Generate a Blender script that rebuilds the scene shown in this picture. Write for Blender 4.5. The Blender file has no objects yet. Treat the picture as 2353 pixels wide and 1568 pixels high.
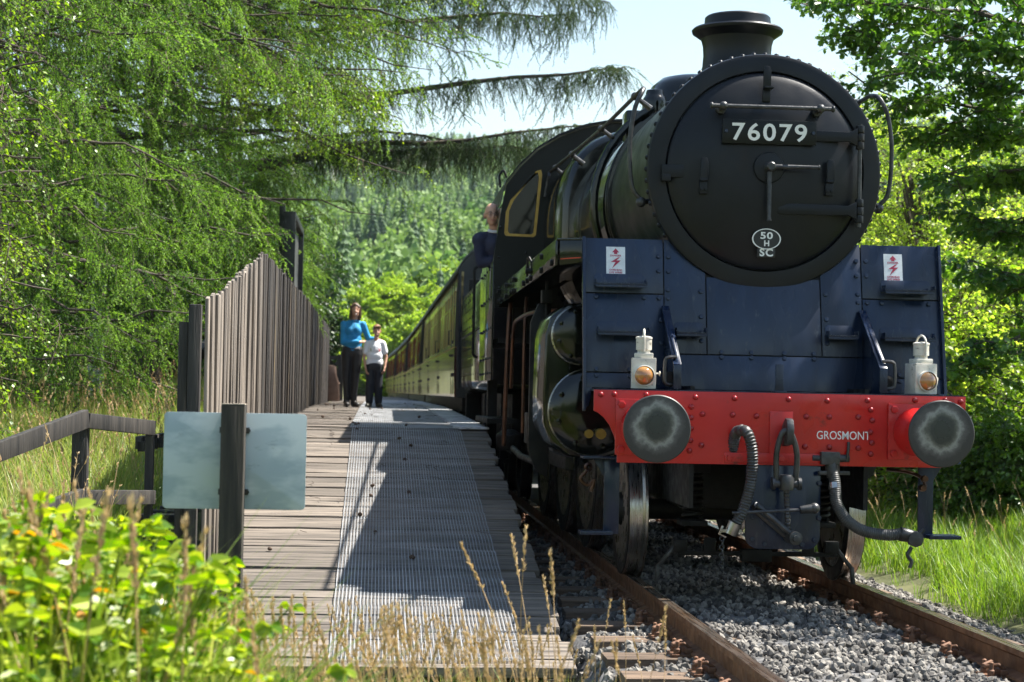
import bpy, bmesh, math, random
import numpy as np
from mathutils import Vector, Matrix, Euler
random.seed(7); RNG = np.random.default_rng(11)
scene = bpy.context.scene
C = scene.collection
# ------------------------------------------------------------------ camera
F_PX, CX, CY = 4200.0, 1176.5, 784.0          # focal length and centre on a 2353 px wide frame
CAM = Vector((-2.554, -11.392, 1.249))
YAW, PITCH, ROLL = math.radians(4.223), math.radians(1.649), math.radians(1.1)
_f = Vector((math.sin(YAW)*math.cos(PITCH), math.cos(YAW)*math.cos(PITCH), math.sin(PITCH)))
_r = _f.cross(Vector((0, 0, 1))).normalized(); _u = _r.cross(_f)
_r, _u = _r*math.cos(ROLL)+_u*math.sin(ROLL), _u*math.cos(ROLL)-_r*math.sin(ROLL)
cam = bpy.data.cameras.new('camera'); cam_o = bpy.data.objects.new('camera', cam); C.objects.link(cam_o)
cam_o.matrix_world = Matrix(((_r.x, _u.x, -_f.x, CAM.x), (_r.y, _u.y, -_f.y, CAM.y), (_r.z, _u.z, -_f.z, CAM.z), (0, 0, 0, 1)))
cam.sensor_width = 36; cam.lens = F_PX*36/2353; cam.clip_start = .1; cam.clip_end = 6000
cam.dof.use_dof = True; cam.dof.focus_distance = 11.8; cam.dof.aperture_fstop = 4.5
scene.camera = cam_o
# ------------------------------------------------------------------ sky, sun, exposure
SUN_EL, SUN_AZ = math.radians(58), math.radians(10)     # azimuth from +X (right of the track) towards +Y (far end)
S = Vector((math.cos(SUN_EL)*math.cos(SUN_AZ), math.cos(SUN_EL)*math.sin(SUN_AZ), math.sin(SUN_EL)))
w = bpy.data.worlds.new('World'); scene.world = w; w.use_nodes = True
nt = w.node_tree; bg = nt.nodes['Background']
sky = nt.nodes.new('ShaderNodeTexSky'); sky.sky_type = 'NISHITA'; sky.sun_disc = False
sky.sun_elevation = SUN_EL; sky.sun_rotation = math.atan2(S.x, S.y)
sky.air_density = 1.5; sky.dust_density = 0.7; sky.ozone_density = 1.0
nt.links.new(sky.outputs[0], bg.inputs[0]); bg.inputs[1].default_value = 0.069
sl = bpy.data.lights.new('sun', 'SUN'); sl.energy = 5.0; sl.angle = math.radians(.53); sl.color = (1, .955, .88)
so = bpy.data.objects.new('sun', sl); C.objects.link(so); so.rotation_euler = S.to_track_quat('Z', 'Y').to_euler()
vs = scene.view_settings; vs.view_transform = 'Standard'; vs.look = 'None'; vs.exposure = 1.6; vs.gamma = 1; vs.use_curve_mapping = False
scene.cycles.adaptive_threshold = .02; scene.cycles.max_bounces = 4; scene.cycles.transparent_max_bounces = 4
scene.cycles.diffuse_bounces = 2; scene.cycles.glossy_bounces = 3; scene.cycles.transmission_bounces = 3

def at(x, y, Y):
    """point of the place at depth Y that the photograph (2353 px wide) shows at x, y"""
    d = _f + _r*((x-CX)/F_PX) - _u*((y-CY)/F_PX)
    return CAM + d*((Y-CAM.y)/d.y)
# ------------------------------------------------------------------ helpers
def nrm(v): return v/np.linalg.norm(v)
class MB:
    """collects shapes into one mesh"""
    def __init__(s): s.v = []; s.f = []; s.m = []
    def add(s, vs, fs, m=0):
        b = len(s.v); s.v += [tuple(map(float, v)) for v in vs]; s.f += [tuple(i+b for i in f) for f in fs]; s.m += [m]*len(fs); return s
    def box(s, x0, x1, y0, y1, z0, z1, m=0):
        v = [(x, y, z) for x in (x0, x1) for y in (y0, y1) for z in (z0, z1)]
        return s.add(v, [(0, 1, 3, 2), (4, 6, 7, 5), (0, 4, 5, 1), (2, 3, 7, 6), (0, 2, 6, 4), (1, 5, 7, 3)], m)
    def obox(s, c, sx, sy, sz, rot=None, m=0):
        R_ = rot if rot is not None else Matrix.Identity(3)
        v = [Vector(c)+R_ @ Vector((x*sx/2, y*sy/2, z*sz/2)) for x in (-1, 1) for y in (-1, 1) for z in (-1, 1)]
        return s.add(v, [(0, 1, 3, 2), (4, 6, 7, 5), (0, 4, 5, 1), (2, 3, 7, 6), (0, 2, 6, 4), (1, 5, 7, 3)], m)
    def bar(s, a, b, wx, wz, up=(0, 0, 1), m=0):
        """rectangular bar from a to b, wx across, wz along up"""
        a, b = Vector(a), Vector(b); d = (b-a).normalized(); x = d.cross(Vector(up)).normalized(); u = x.cross(d)
        v = [p+x*(i*wx/2)+u*(j*wz/2) for p in (a, b) for i, j in ((-1, -1), (1, -1), (1, 1), (-1, 1))]
        return s.add(v, [(0, 3, 2, 1), (4, 5, 6, 7), (0, 1, 5, 4), (1, 2, 6, 5), (2, 3, 7, 6), (3, 0, 4, 7)], m)
    def tube(s, pts, r, n=8, m=0, caps=True):
        P = [Vector(p) for p in pts]; rs = r if hasattr(r, '__len__') else [r]*len(P)
        vs = []; fs = []; prev = None
        for i, p in enumerate(P):
            d = (P[min(i+1, len(P)-1)]-P[max(i-1, 0)])
            d = d.normalized() if d.length > 1e-9 else Vector((0, 0, 1))
            if prev is None: a = d.orthogonal().normalized()
            else:
                a = prev-d*prev.dot(d); a = a.normalized() if a.length > 1e-6 else d.orthogonal().normalized()
            prev = a; b = d.cross(a)
            vs += [p+(a*math.cos(t)+b*math.sin(t))*rs[i] for t in (2*math.pi*k/n for k in range(n))]
        for i in range(len(P)-1):
            for k in range(n):
                k2 = (k+1) % n; fs.append((i*n+k, i*n+k2, (i+1)*n+k2, (i+1)*n+k))
        if caps: fs.append(tuple(range(n-1, -1, -1))); fs.append(tuple(range((len(P)-1)*n, len(P)*n)))
        return s.add(vs, fs, m)
    def lathe(s, prof, c=(0, 0, 0), axis='y', n=32, m=0, closed=False):
        """prof = list of (r, h) along axis"""
        vs = []; fs = []
        for r, h in prof:
            for k in range(n):
                t = 2*math.pi*k/n; x, y = r*math.cos(t), r*math.sin(t)
                q = {'y': (x, h, y), 'z': (x, y, h), 'x': (h, x, y)}[axis]
                vs.append((c[0]+q[0], c[1]+q[1], c[2]+q[2]))
        L = len(prof)
        for i in range(L if closed else L-1):
            j = (i+1) % L
            for k in range(n):
                k2 = (k+1) % n; fs.append((i*n+k, j*n+k, j*n+k2, i*n+k2))
        if not closed:
            if prof[0][0] > 1e-6: fs.append(tuple(range(n)))
            if prof[-1][0] > 1e-6: fs.append(tuple(range(L*n-1, (L-1)*n-1, -1)))
        return s.add(vs, fs, m)
    def prism(s, poly, o, ax, ay, az, h, m=0):
        """polygon (u,v) in frame o,ax,ay extruded h along az"""
        o, ax, ay, az = Vector(o), Vector(ax), Vector(ay), Vector(az); n = len(poly)
        vs = [o+ax*u+ay*v for u, v in poly]+[o+ax*u+ay*v+az*h for u, v in poly]
        fs = [tuple(range(n)), tuple(range(2*n-1, n-1, -1))]+[(i, n+i, n+(i+1) % n, (i+1) % n) for i in range(n)]
        return s.add(vs, fs, m)
    def ell(s, c, rx, ry, rz, nu=12, nv=8, m=0, rot=None):
        vs = []; fs = []; c = Vector(c)
        for j in range(nv+1):
            th = math.pi*j/nv
            for i in range(nu):
                ph = 2*math.pi*i/nu; q = Vector((rx*math.sin(th)*math.cos(ph), ry*math.sin(th)*math.sin(ph), rz*math.cos(th)))
                if rot is not None: q = rot @ q
                vs.append(c+q)
        for j in range(nv):
            for i in range(nu): fs.append((j*nu+i, (j+1)*nu+i, (j+1)*nu+(i+1) % nu, j*nu+(i+1) % nu))
        return s.add(vs, fs, m)
    def cap(s, a, b, ra, rb, n=12, m=0):
        """tapered capsule"""
        a, b = Vector(a), Vector(b); d = b-a; L = d.length; d = d.normalized() if L > 1e-6 else Vector((0, 0, 1))
        pts = []; rr = []
        for t in (-90, -60, -30, 0): pts.append(a+d*(ra*math.sin(math.radians(t)))); rr.append(max(ra*math.cos(math.radians(t)), 1e-4))
        for t in (0, 30, 60, 90): pts.append(b+d*(rb*math.sin(math.radians(t)))); rr.append(max(rb*math.cos(math.radians(t)), 1e-4))
        return s.tube(pts, rr, n, m)
    def mesh(s, name, bevel=0, smooth=35, seg=2):
        me = bpy.data.meshes.new(name); me.from_pydata(s.v, [], s.f)
        if any(s.m): me.polygons.foreach_set('material_index', s.m)
        bm = bmesh.new(); bm.from_mesh(me); bmesh.ops.remove_doubles(bm, verts=bm.verts, dist=1e-5)
        bmesh.ops.recalc_face_normals(bm, faces=bm.faces)
        if bevel:
            es = [e for e in bm.edges if len(e.link_faces) == 2 and e.calc_face_angle(0) > .6]
            bmesh.ops.bevel(bm, geom=es, offset=bevel, segments=seg, profile=.6, affect='EDGES', clamp_overlap=True)
        bm.to_mesh(me); bm.free()
        if smooth:
            me.polygons.foreach_set('use_smooth', [True]*len(me.polygons)); me.set_sharp_from_angle(angle=math.radians(smooth))
        return me
    def obj(s, name, mat, parent=None, bevel=0, smooth=35, seg=2, **kw):
        return mk(name, s.mesh(name, bevel, smooth, seg), mat, parent, **kw)
def mk(name, me, mat, parent=None, loc=None, rot=None, scale=None, **kw):
    if mat is not None and not me.materials:
        for q in (mat if isinstance(mat, (list, tuple)) else [mat]): me.materials.append(q)
    o = bpy.data.objects.new(name, me); C.objects.link(o)
    if mat is not None and not isinstance(mat, (list, tuple)) and me.materials[0] != mat: o.material_slots[0].link = 'OBJECT'; o.material_slots[0].material = mat
    if parent: o.parent = parent
    if loc is not None: o.location = loc
    if rot is not None: o.rotation_euler = rot
    if scale is not None: o.scale = scale if hasattr(scale, '__len__') else (scale,)*3
    for k, v in kw.items(): o[k] = v
    return o
def thing(name, label, cat, loc=(0, 0, 0), rz=0, group=None):
    o = bpy.data.objects.new(name, None); C.objects.link(o); o.location = loc; o.rotation_euler = (0, 0, rz)
    o.empty_display_size = .2; o['label'] = label; o['category'] = cat
    if group: o['group'] = group
    return o
def tag(o, label, cat, group=None):
    o['label'] = label; o['category'] = cat
    if group: o['group'] = group
    return o
def struct(o): o['kind'] = 'structure'; return o
def stuff(o): o['kind'] = 'stuff'; return o
def copy_tree(o, parent=None, **kw):
    c = o.copy(); C.objects.link(c); c.parent = parent
    for k, v in kw.items(): c[k] = v
    for ch in list(o.children): copy_tree(ch, c)
    return c
def smooth_path(pts, n=6):
    """Catmull-Rom through pts"""
    P = [Vector(p) for p in pts]; P = [P[0]*2-P[1]]+P+[P[-1]*2-P[-2]]; out = []
    for i in range(1, len(P)-2):
        for k in range(n):
            t = k/n; a, b, c, d = P[i-1], P[i], P[i+1], P[i+2]
            out.append(.5*((2*b)+(c-a)*t+(2*a-5*b+4*c-d)*t*t+(3*b-a-3*c+d)*t*t*t))
    out.append(P[-2]); return out
def text_mesh(body, size, width=None, extrude=.001, bold=0.0, spacing=1.0):
    cu = bpy.data.curves.new('lettering', 'FONT'); cu.body = body; cu.size = size; cu.align_x = 'CENTER'; cu.align_y = 'CENTER'
    cu.extrude = extrude; cu.offset = bold; cu.space_character = spacing; cu.resolution_u = 4
    o = bpy.data.objects.new('lettering', cu); C.objects.link(o)
    dg = bpy.context.evaluated_depsgraph_get(); me = bpy.data.meshes.new_from_object(o.evaluated_get(dg))
    bpy.data.objects.remove(o); bpy.data.curves.remove(cu)
    if width:
        xs = [v.co.x for v in me.vertices]; k = width/(max(xs)-min(xs)); c = (max(xs)+min(xs))/2
        for v in me.vertices: v.co.x = (v.co.x-c)*k
    return me
FRONT = (math.radians(90), 0, 0)      # text standing upright, read from -Y
# ------------------------------------------------------------------ materials
MATS = {}
def N(t, typ, **kw):
    n = t.nodes.new(typ)
    for k, v in kw.items():
        if k in n.inputs.keys(): n.inputs[k].default_value = v
        else: setattr(n, k, v)
    return n
def ramp_node(t, fac, stops):
    r = t.nodes.new('ShaderNodeValToRGB'); e = r.color_ramp.elements
    while len(e) < len(stops): e.new(.5)
    for i, (p, c) in enumerate(stops): e[i].position = p; e[i].color = (*c, 1) if len(c) == 3 else c
    t.links.new(fac, r.inputs[0]); return r.outputs[0]
def mat(name, col, rough=.5, metal=0, col2=None, scale=6, detail=6, stretch=(1, 1, 1), bump=0, bscale=None, coat=0, rvar=0, lo=.35, hi=.65,
        trans=0, spec=.5, objvar=0, coords='Object', dirt=None):
    """plain procedural surface: noise between two colours, noise bump, roughness variation, per-object value shift"""
    if name in MATS: return MATS[name]
    detail = min(detail, 4.5)
    m = bpy.data.materials.new(name); m.use_nodes = True; t = m.node_tree; b = t.nodes['Principled BSDF']; L = t.links.new
    b.inputs['Roughness'].default_value = rough; b.inputs['Metallic'].default_value = metal; b.inputs['Specular IOR Level'].default_value = spec
    b.inputs['Coat Weight'].default_value = coat; b.inputs['Coat Roughness'].default_value = .06
    tc = N(t, 'ShaderNodeTexCoord'); mp = N(t, 'ShaderNodeMapping'); L(tc.outputs[coords], mp.inputs[0]); mp.inputs['Scale'].default_value = stretch
    oi = N(t, 'ShaderNodeObjectInfo')
    if objvar:
        va = N(t, 'ShaderNodeVectorMath', operation='SCALE'); cm = N(t, 'ShaderNodeCombineXYZ')
        for k in range(3): L(oi.outputs['Random'], cm.inputs[k])
        L(cm.outputs[0], va.inputs[0]); va.inputs['Scale'].default_value = 40
        ad = N(t, 'ShaderNodeVectorMath', operation='ADD'); L(mp.outputs[0], ad.inputs[0]); L(va.outputs[0], ad.inputs[1]); vec = ad.outputs[0]
    else: vec = mp.outputs[0]
    nz = N(t, 'ShaderNodeTexNoise', Scale=scale, Detail=detail, Roughness=.6); L(vec, nz.inputs['Vector'])
    out = None
    if col2: out = ramp_node(t, nz.outputs[0], [(lo, col), (hi, col2)])
    else:
        rgb = N(t, 'ShaderNodeRGB'); rgb.outputs[0].default_value = (*col, 1); out = rgb.outputs[0]
    if dirt:      # (colour, scale, threshold) blotches of wear
        n2 = N(t, 'ShaderNodeTexNoise', Scale=dirt[1], Detail=5, Roughness=.7); L(vec, n2.inputs['Vector'])
        fr = ramp_node(t, n2.outputs[0], [(dirt[2], (0, 0, 0)), (dirt[2]+.1, (1, 1, 1))])
        mx = N(t, 'ShaderNodeMix', data_type='RGBA'); L(fr, mx.inputs[0]); L(out, mx.inputs[6]); mx.inputs[7].default_value = (*dirt[0], 1); out = mx.outputs[2]
    if objvar:
        hs = N(t, 'ShaderNodeHueSaturation'); mr = N(t, 'ShaderNodeMapRange'); L(oi.outputs['Random'], mr.inputs[0])
        mr.inputs[3].default_value = 1-objvar; mr.inputs[4].default_value = 1+objvar; L(mr.outputs[0], hs.inputs['Value']); L(out, hs.inputs['Color']); out = hs.outputs[0]
    L(out, b.inputs['Base Color'])
    if rvar:
        mr = N(t, 'ShaderNodeMapRange'); n3 = N(t, 'ShaderNodeTexNoise', Scale=scale*1.7, Detail=2); L(vec, n3.inputs['Vector']); L(n3.outputs[0], mr.inputs[0])
        mr.inputs[1].default_value = .3; mr.inputs[2].default_value = .7; mr.inputs[3].default_value = max(.02, rough-rvar); mr.inputs[4].default_value = rough+rvar; L(mr.outputs[0], b.inputs['Roughness'])
    if bump:
        n4 = N(t, 'ShaderNodeTexNoise', Scale=bscale or scale*4, Detail=3); L(vec, n4.inputs['Vector'])
        bp = N(t, 'ShaderNodeBump', Strength=bump, Distance=.01); L(n4.outputs[0], bp.inputs['Height']); L(bp.outputs[0], b.inputs['Normal'])
    if trans:     # leaf: part of the light passes through
        tr = N(t, 'ShaderNodeBsdfTranslucent'); L(out, tr.inputs[0]); ms = N(t, 'ShaderNodeMixShader'); ms.inputs[0].default_value = trans
        L(b.outputs[0], ms.inputs[1]); L(tr.outputs[0], ms.inputs[2]); L(ms.outputs[0], t.nodes['Material Output'].inputs[0])
    MATS[name] = m; return m
def leaf_mat(name, c1, c2, trans=.45, rough=.45, spec=.5, inst=True):
    """foliage: colour differs from instance to instance"""
    if name in MATS: return MATS[name]
    m = bpy.data.materials.new(name); m.use_nodes = True; t = m.node_tree; b = t.nodes['Principled BSDF']; L = t.links.new
    oi = N(t, 'ShaderNodeObjectInfo'); geo = N(t, 'ShaderNodeNewGeometry'); ad = N(t, 'ShaderNodeMath', operation='MULTIPLY_ADD')
    L(geo.outputs['Random Per Island'], ad.inputs[0]); ad.inputs[1].default_value = .4 if inst else 1.0
    hf = N(t, 'ShaderNodeMath', operation='MULTIPLY'); L(oi.outputs['Random'], hf.inputs[0]); hf.inputs[1].default_value = .6 if inst else 0.0; L(hf.outputs[0], ad.inputs[2])
    c = ramp_node(t, ad.outputs[0], [(.2, c1), (.85, c2)])
    L(c, b.inputs['Base Color']); b.inputs['Roughness'].default_value = rough; b.inputs['Specular IOR Level'].default_value = spec
    tr = N(t, 'ShaderNodeBsdfTranslucent'); hs = N(t, 'ShaderNodeHueSaturation'); hs.inputs['Saturation'].default_value = 1.1; hs.inputs['Value'].default_value = 1.5
    L(c, hs.inputs['Color']); L(hs.outputs[0], tr.inputs[0])
    ms = N(t, 'ShaderNodeMixShader'); ms.inputs[0].default_value = trans; L(b.outputs[0], ms.inputs[1]); L(tr.outputs[0], ms.inputs[2]); L(ms.outputs[0], t.nodes['Material Output'].inputs[0])
    MATS[name] = m; return m
def wood_mat(name, dark, light, axis, objvar=.25, scale=1.0, bump=.5, rough=.8, grain=40):
    """weathered timber with grain along one axis"""
    st = [grain, grain, grain]; st[axis] = 1.6
    return mat(name, dark, rough, 0, light, scale=scale, detail=8, stretch=st, bump=bump, bscale=scale*1.5, objvar=objvar, lo=.3, hi=.72)
# ------------------------------------------------------------------ scattering (geometry nodes) for foliage, grass and stones
_groups = {}
def variants(key, meshes):
    col = bpy.data.collections.new(key)
    for i, me in enumerate(meshes):
        o = bpy.data.objects.new('%s_%02d' % (key, i), me); col.objects.link(o)
    return col
def scatter_group(col, realize=False):
    key = col.name+('_real' if realize else '')
    if key in _groups: return _groups[key]
    g = bpy.data.node_groups.new('scatter_'+col.name, 'GeometryNodeTree')
    g.interface.new_socket('Geometry', in_out='INPUT', socket_type='NodeSocketGeometry'); g.interface.new_socket('Geometry', in_out='OUTPUT', socket_type='NodeSocketGeometry')
    n = g.nodes; L = g.links.new; i = n.new('NodeGroupInput'); o = n.new('NodeGroupOutput')
    jn = n.new('GeometryNodeJoinGeometry')
    for ob in reversed(list(col.objects)):
        oi = n.new('GeometryNodeObjectInfo'); oi.inputs['Object'].default_value = ob; gi = n.new('GeometryNodeGeometryToInstance')
        L(oi.outputs['Geometry'], gi.inputs[0]); L(gi.outputs[0], jn.inputs[0])
    ip = n.new('GeometryNodeInstanceOnPoints'); ip.inputs['Pick Instance'].default_value = True
    def attr(nm, ty):
        a = n.new('GeometryNodeInputNamedAttribute'); a.data_type = ty; a.inputs[0].default_value = nm; return a.outputs[0]
    L(i.outputs[0], ip.inputs['Points']); L(jn.outputs[0], ip.inputs['Instance']); L(attr('vi', 'INT'), ip.inputs['Instance Index'])
    er = n.new('FunctionNodeEulerToRotation'); L(attr('rot', 'FLOAT_VECTOR'), er.inputs[0]); L(er.outputs[0], ip.inputs['Rotation']); L(attr('scl', 'FLOAT_VECTOR'), ip.inputs['Scale'])
    if realize: rl = n.new('GeometryNodeRealizeInstances'); L(ip.outputs[0], rl.inputs[0]); L(rl.outputs[0], o.inputs[0])
    else: L(ip.outputs[0], o.inputs[0])
    _groups[key] = g; return g
def scatter(name, pts, rots, scl, col, parent=None, realize=False):
    pts = np.asarray(pts, float); n = len(pts); me = bpy.data.meshes.new(name); me.vertices.add(n); me.vertices.foreach_set('co', pts.ravel())
    nv = len(col.objects); vi = RNG.integers(0, nv, n)
    scl = np.asarray(scl, float); scl = np.repeat(scl[:, None], 3, 1) if scl.ndim == 1 else scl
    a = me.attributes.new('vi', 'INT', 'POINT'); a.data.foreach_set('value', vi.astype(np.int32))
    a = me.attributes.new('rot', 'FLOAT_VECTOR', 'POINT'); a.data.foreach_set('vector', np.asarray(rots, float).ravel())
    a = me.attributes.new('scl', 'FLOAT_VECTOR', 'POINT'); a.data.foreach_set('vector', scl.ravel())
    o = bpy.data.objects.new(name, me); C.objects.link(o)
    if parent: o.parent = parent
    md = o.modifiers.new('scatter', 'NODES'); md.node_group = scatter_group(col, realize); return o
def fast_mesh(name, V, Fq, mats=None, mi=None, smooth=False):
    """numpy mesh: V (n,3), Fq (m,k)"""
    V = np.asarray(V, np.float32); Fq = np.asarray(Fq, np.int32); me = bpy.data.meshes.new(name); m, k = Fq.shape
    me.vertices.add(len(V)); me.vertices.foreach_set('co', V.ravel()); me.loops.add(m*k); me.loops.foreach_set('vertex_index', Fq.ravel())
    me.polygons.add(m); me.polygons.foreach_set('loop_start', np.arange(0, m*k, k, dtype=np.int32))
    if mi is not None: me.polygons.foreach_set('material_index', np.asarray(mi, np.int32))
    if smooth: me.polygons.foreach_set('use_smooth', np.ones(m, bool))
    me.update(calc_edges=True)
    for q in (mats or []): me.materials.append(q)
    return me
# ------------------------------------------------------------------ terrain
def sstep(a, b, x): t = np.clip((x-a)/(b-a), 0, 1); return t*t*(3-2*t)
def tc(Y): return -np.maximum(np.asarray(Y, float)-35, 0)**2/6600.0        # centre line of the track: straight, then easing left
def gz(x, y):
    x = np.asarray(x, float)-tc(y); y = np.asarray(y, float)
    left = .1+.036*np.clip(y, 0, 34)+.05*np.clip(-x-5, 0, 40)-.3*sstep(-2, -7, y)
    right = -.28+.05*np.clip(x-2.4, 0, 6)+.09*np.clip(x-8, 0, 60)+.012*np.clip(y, 0, 60)
    z = -.42+(left+.42)*sstep(-3.3, -4.4, x)+(right+.42)*sstep(1.5, 2.6, x)
    far = 24*sstep(75, 330, y)+34*sstep(280, 620, y)+75*sstep(600, 1300, y)+14*sstep(40, 260, x)+10*sstep(-60, -260, x)
    far = far+8*sstep(-40, 160, x-y*.02)*sstep(150, 420, y)
    return z+far*sstep(60, 100, y+np.abs(x)*.6)
def noise2(x, y, s, seed=0):
    x = np.asarray(x)/s+seed*3.1; y = np.asarray(y)/s+seed*1.7
    return (np.sin(x*1.3+np.sin(y*1.1)*1.5)+np.sin(y*1.7+np.sin(x*.9+2)*1.3)+np.sin((x+y)*2.3+1)*.5)/2.5
yy = np.unique(np.concatenate([np.concatenate([np.arange(-110, -30, 8.), np.arange(-30, 40, .8)]), np.arange(40, 120, 3), np.geomspace(120, 2600, 70)]))
xx = np.concatenate([-np.geomspace(14, 1500, 50)[::-1], np.arange(-13.6, 13.7, .7), np.geomspace(14, 1500, 50)])
GX, GY = np.meshgrid(xx, yy); GZ = gz(GX, GY)+.04*noise2(GX, GY, 1.1)*sstep(3.9, 5.2, np.abs(GX))
nx, ny = len(xx), len(yy); ii = (np.arange(ny-1)[:, None]*nx+np.arange(nx-1)[None]).ravel()
m_ground = mat('ground_soil_and_moss', (.045, .055, .018), .95, 0, (.10, .10, .035), scale=.8, detail=10, bump=.6, bscale=9)
ground = struct(mk('ground', fast_mesh('ground', np.stack([GX, GY, GZ], -1).reshape(-1, 3), np.stack([ii, ii+1, ii+nx+1, ii+nx], 1), smooth=True), m_ground))
# ------------------------------------------------------------------ track: ballast, sleepers, rails, fastenings
m_ball = mat('ballast_bed_grey', (.05, .05, .052), .95, 0, (.16, .155, .15), scale=22, detail=8, bump=1, bscale=30)
prof = [(-1.42, -.46), (-1.30, -.235), (-.86, -.178), (-.55, -.165), (0, -.145), (.55, -.165), (.9, -.19), (1.35, -.22), (1.75, -.34), (2.2, -.46)]
ys = np.concatenate([np.arange(-9, 16, .25), np.arange(16, 140, 4)])
V = np.array([[x+float(tc(y)), y, z+.012*math.sin(y*5+x*7)] for y in ys for x, z in prof]); k = len(prof)
ii = (np.arange(len(ys)-1)[:, None]*k+np.arange(k-1)[None]).ravel()
struct(mk('ballast', fast_mesh('ballast', V, np.stack([ii, ii+1, ii+k+1, ii+k], 1), smooth=True), m_ball))
m_stone = leaf_mat('ballast_stone', (.06, .056, .052), (.25, .23, .20), trans=0, rough=.85, spec=.3, inst=False)
def stone_mesh(i):
    bm = bmesh.new(); bmesh.ops.create_icosphere(bm, subdivisions=1, radius=.5); r = random.Random(i)
    sx, sy, sz = 1, r.uniform(.65, .95), r.uniform(.4, .7)
    for v in bm.verts:
        q = v.co.copy()*r.uniform(.75, 1.15); v.co = Vector((q.x*sx, q.y*sy, q.z*sz))
    me = bpy.data.meshes.new('stone'); bm.to_mesh(me); bm.free(); me.materials.append(m_stone); return me
stones = variants('stone', [stone_mesh(i) for i in range(8)])
def prof_z(x): return np.interp(x, [p[0] for p in prof], [p[1] for p in prof])
n = 26000; px_ = RNG.uniform(-1.4, 2.1, n); py_ = -4.2+14*RNG.random(n)**1.5
keep = ~((np.abs(np.abs(px_)-.755) < .09))
px_, py_ = px_[keep], py_[keep]
pz_ = prof_z(px_)+RNG.uniform(-.012, .022, len(px_))+.015*noise2(px_, py_, .2)
stuff(tag(scatter('ballast_stones', np.stack([px_, py_, pz_], 1), RNG.uniform(0, 6.28, (len(px_), 3)), RNG.uniform(.034, .072, len(px_)), stones, None, True), 'loose grey crushed stone lying between and beside the rails', 'ballast'))
track = thing('railway_track', 'brown rusted railway line on timber sleepers under the train', 'track')
del track['label'], track['category']; struct(track)
RAILP = [(-.0355, 0), (.0355, 0), (.036, -.03), (.012, -.047), (.009, -.118), (.066, -.138), (.068, -.150), (-.068, -.150), (-.066, -.138), (-.009, -.118), (-.012, -.047), (-.036, -.03)]
m_rail = mat('rusty_rail_steel', (.10, .042, .018), .62, .35, (.22, .105, .05), scale=9, bump=.25, rvar=.15)
m_rtop = mat('polished_rail_top', (.34, .30, .26), .28, .9, (.25, .16, .10), scale=30, stretch=(1, .05, 1), rvar=.1)
for sx in (-1, 1):
    ys = np.concatenate([np.arange(-9, 36, 3.), np.arange(36, 140, 4.)]); mb = MB(); n = len(RAILP)
    vs = [(sx*.755+u+float(tc(y)), y, v) for y in ys for u, v in RAILP]
    fs = [(i*n+a, i*n+(a+1) % n, (i+1)*n+(a+1) % n, (i+1)*n+a) for i in range(len(ys)-1) for a in range(n)]
    mb.add(vs, fs); mb.m = [1 if (f % n) == 0 else 0 for f in range(len(fs))]
    mb.obj('rail', [m_rail, m_rtop], track, smooth=30)
m_sleeper = mat('old_sleeper_timber', (.05, .033, .022), .9, 0, (.19, .13, .085), scale=2.2, detail=9, stretch=(1, 14, 14), bump=.8, bscale=4, objvar=.25)
sl_me = []
for i in range(3):
    mb = MB().box(-1.27, 1.27, -.127, .127, -.125, 0); sl_me.append(mb.mesh('sleeper', .012))
m_iron = mat('rusty_track_iron', (.075, .036, .02), .7, .3, (.20, .10, .055), scale=14, bump=.3)
fb = MB().box(-.17, .17, -.09, .09, 0, .018)
for s in (-1, 1):
    fb.box(.075*s-.02, .075*s+.02, -.085, .085, .018, .05)
    for t in (-1, 1): fb.lathe([(.022, .018), (.022, .045), (.012, .05), (.012, .085), (.001, .09)], (.135*s, .055*t, 0), 'z', 8)
    fb.tube([(s*.06, -.05, .045), (s*.10, -.06, .075), (s*.15, -.02, .06), (s*.15, .03, .06), (s*.10, .06, .075), (s*.06, .05, .045)], .011, 6)
fb_me = fb.mesh('rail_fastening', .003)
for i, y in enumerate(np.arange(-4.9, 14, .69)):
    mk('sleeper', sl_me[i % 3], m_sleeper, track, loc=(random.uniform(-.03, .03), y, -.165), rot=(random.uniform(-.01, .01), 0, random.uniform(-.012, .012)))
    for sx in (-1, 1): mk('rail_fastening', fb_me, m_iron, track, loc=(sx*.755, y, -.166))
# ------------------------------------------------------------------ platform: ramp and deck of planks
def dz(Y):
    Y = np.asarray(Y, float)
    return np.where(Y < 7.2, .875+(Y-7.2)*.1312, np.minimum(.875+(Y-7.2)*.0095, .985))
platform = thing('platform', 'x', 'x'); del platform['label'], platform['category']; struct(platform)
m_plank = mat('weathered_deck_plank', (.042, .035, .029), .85, 0, (.205, .170, .135), scale=1.3, detail=9, stretch=(1.2, 22, 22), bump=.55, bscale=2.5, objvar=.28, lo=.28, hi=.7, dirt=((.03, .024, .019), 1.1, .56))
pl_me = []
for i in range(7):
    r = random.Random(i); L0, L1 = -3.56-r.uniform(0, .05), -1.44+r.uniform(-.025, .02); nseg = 9
    mb = MB(); vs = []; w2 = .094
    for j in range(nseg+1):
        x = L0+(L1-L0)*j/nseg; dy = r.uniform(-.0025, .0025); dzz = r.uniform(-.002, .003)
        vs += [(x, -w2+dy, -.055), (x, w2+dy, -.055), (x, w2-.004+dy, dzz), (x, -w2+.004+dy, dzz)]
    fs = [(4*j+a, 4*j+(a+1) % 4, 4*j+4+(a+1) % 4, 4*j+4+a) for j in range(nseg) for a in range(4)]+[(0, 1, 2, 3), (4*nseg+3, 4*nseg+2, 4*nseg+1, 4*nseg)]
    pl_me.append(mb.add(vs, fs).mesh('plank', .006, 40))
py0 = -1.38; i = -1
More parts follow.
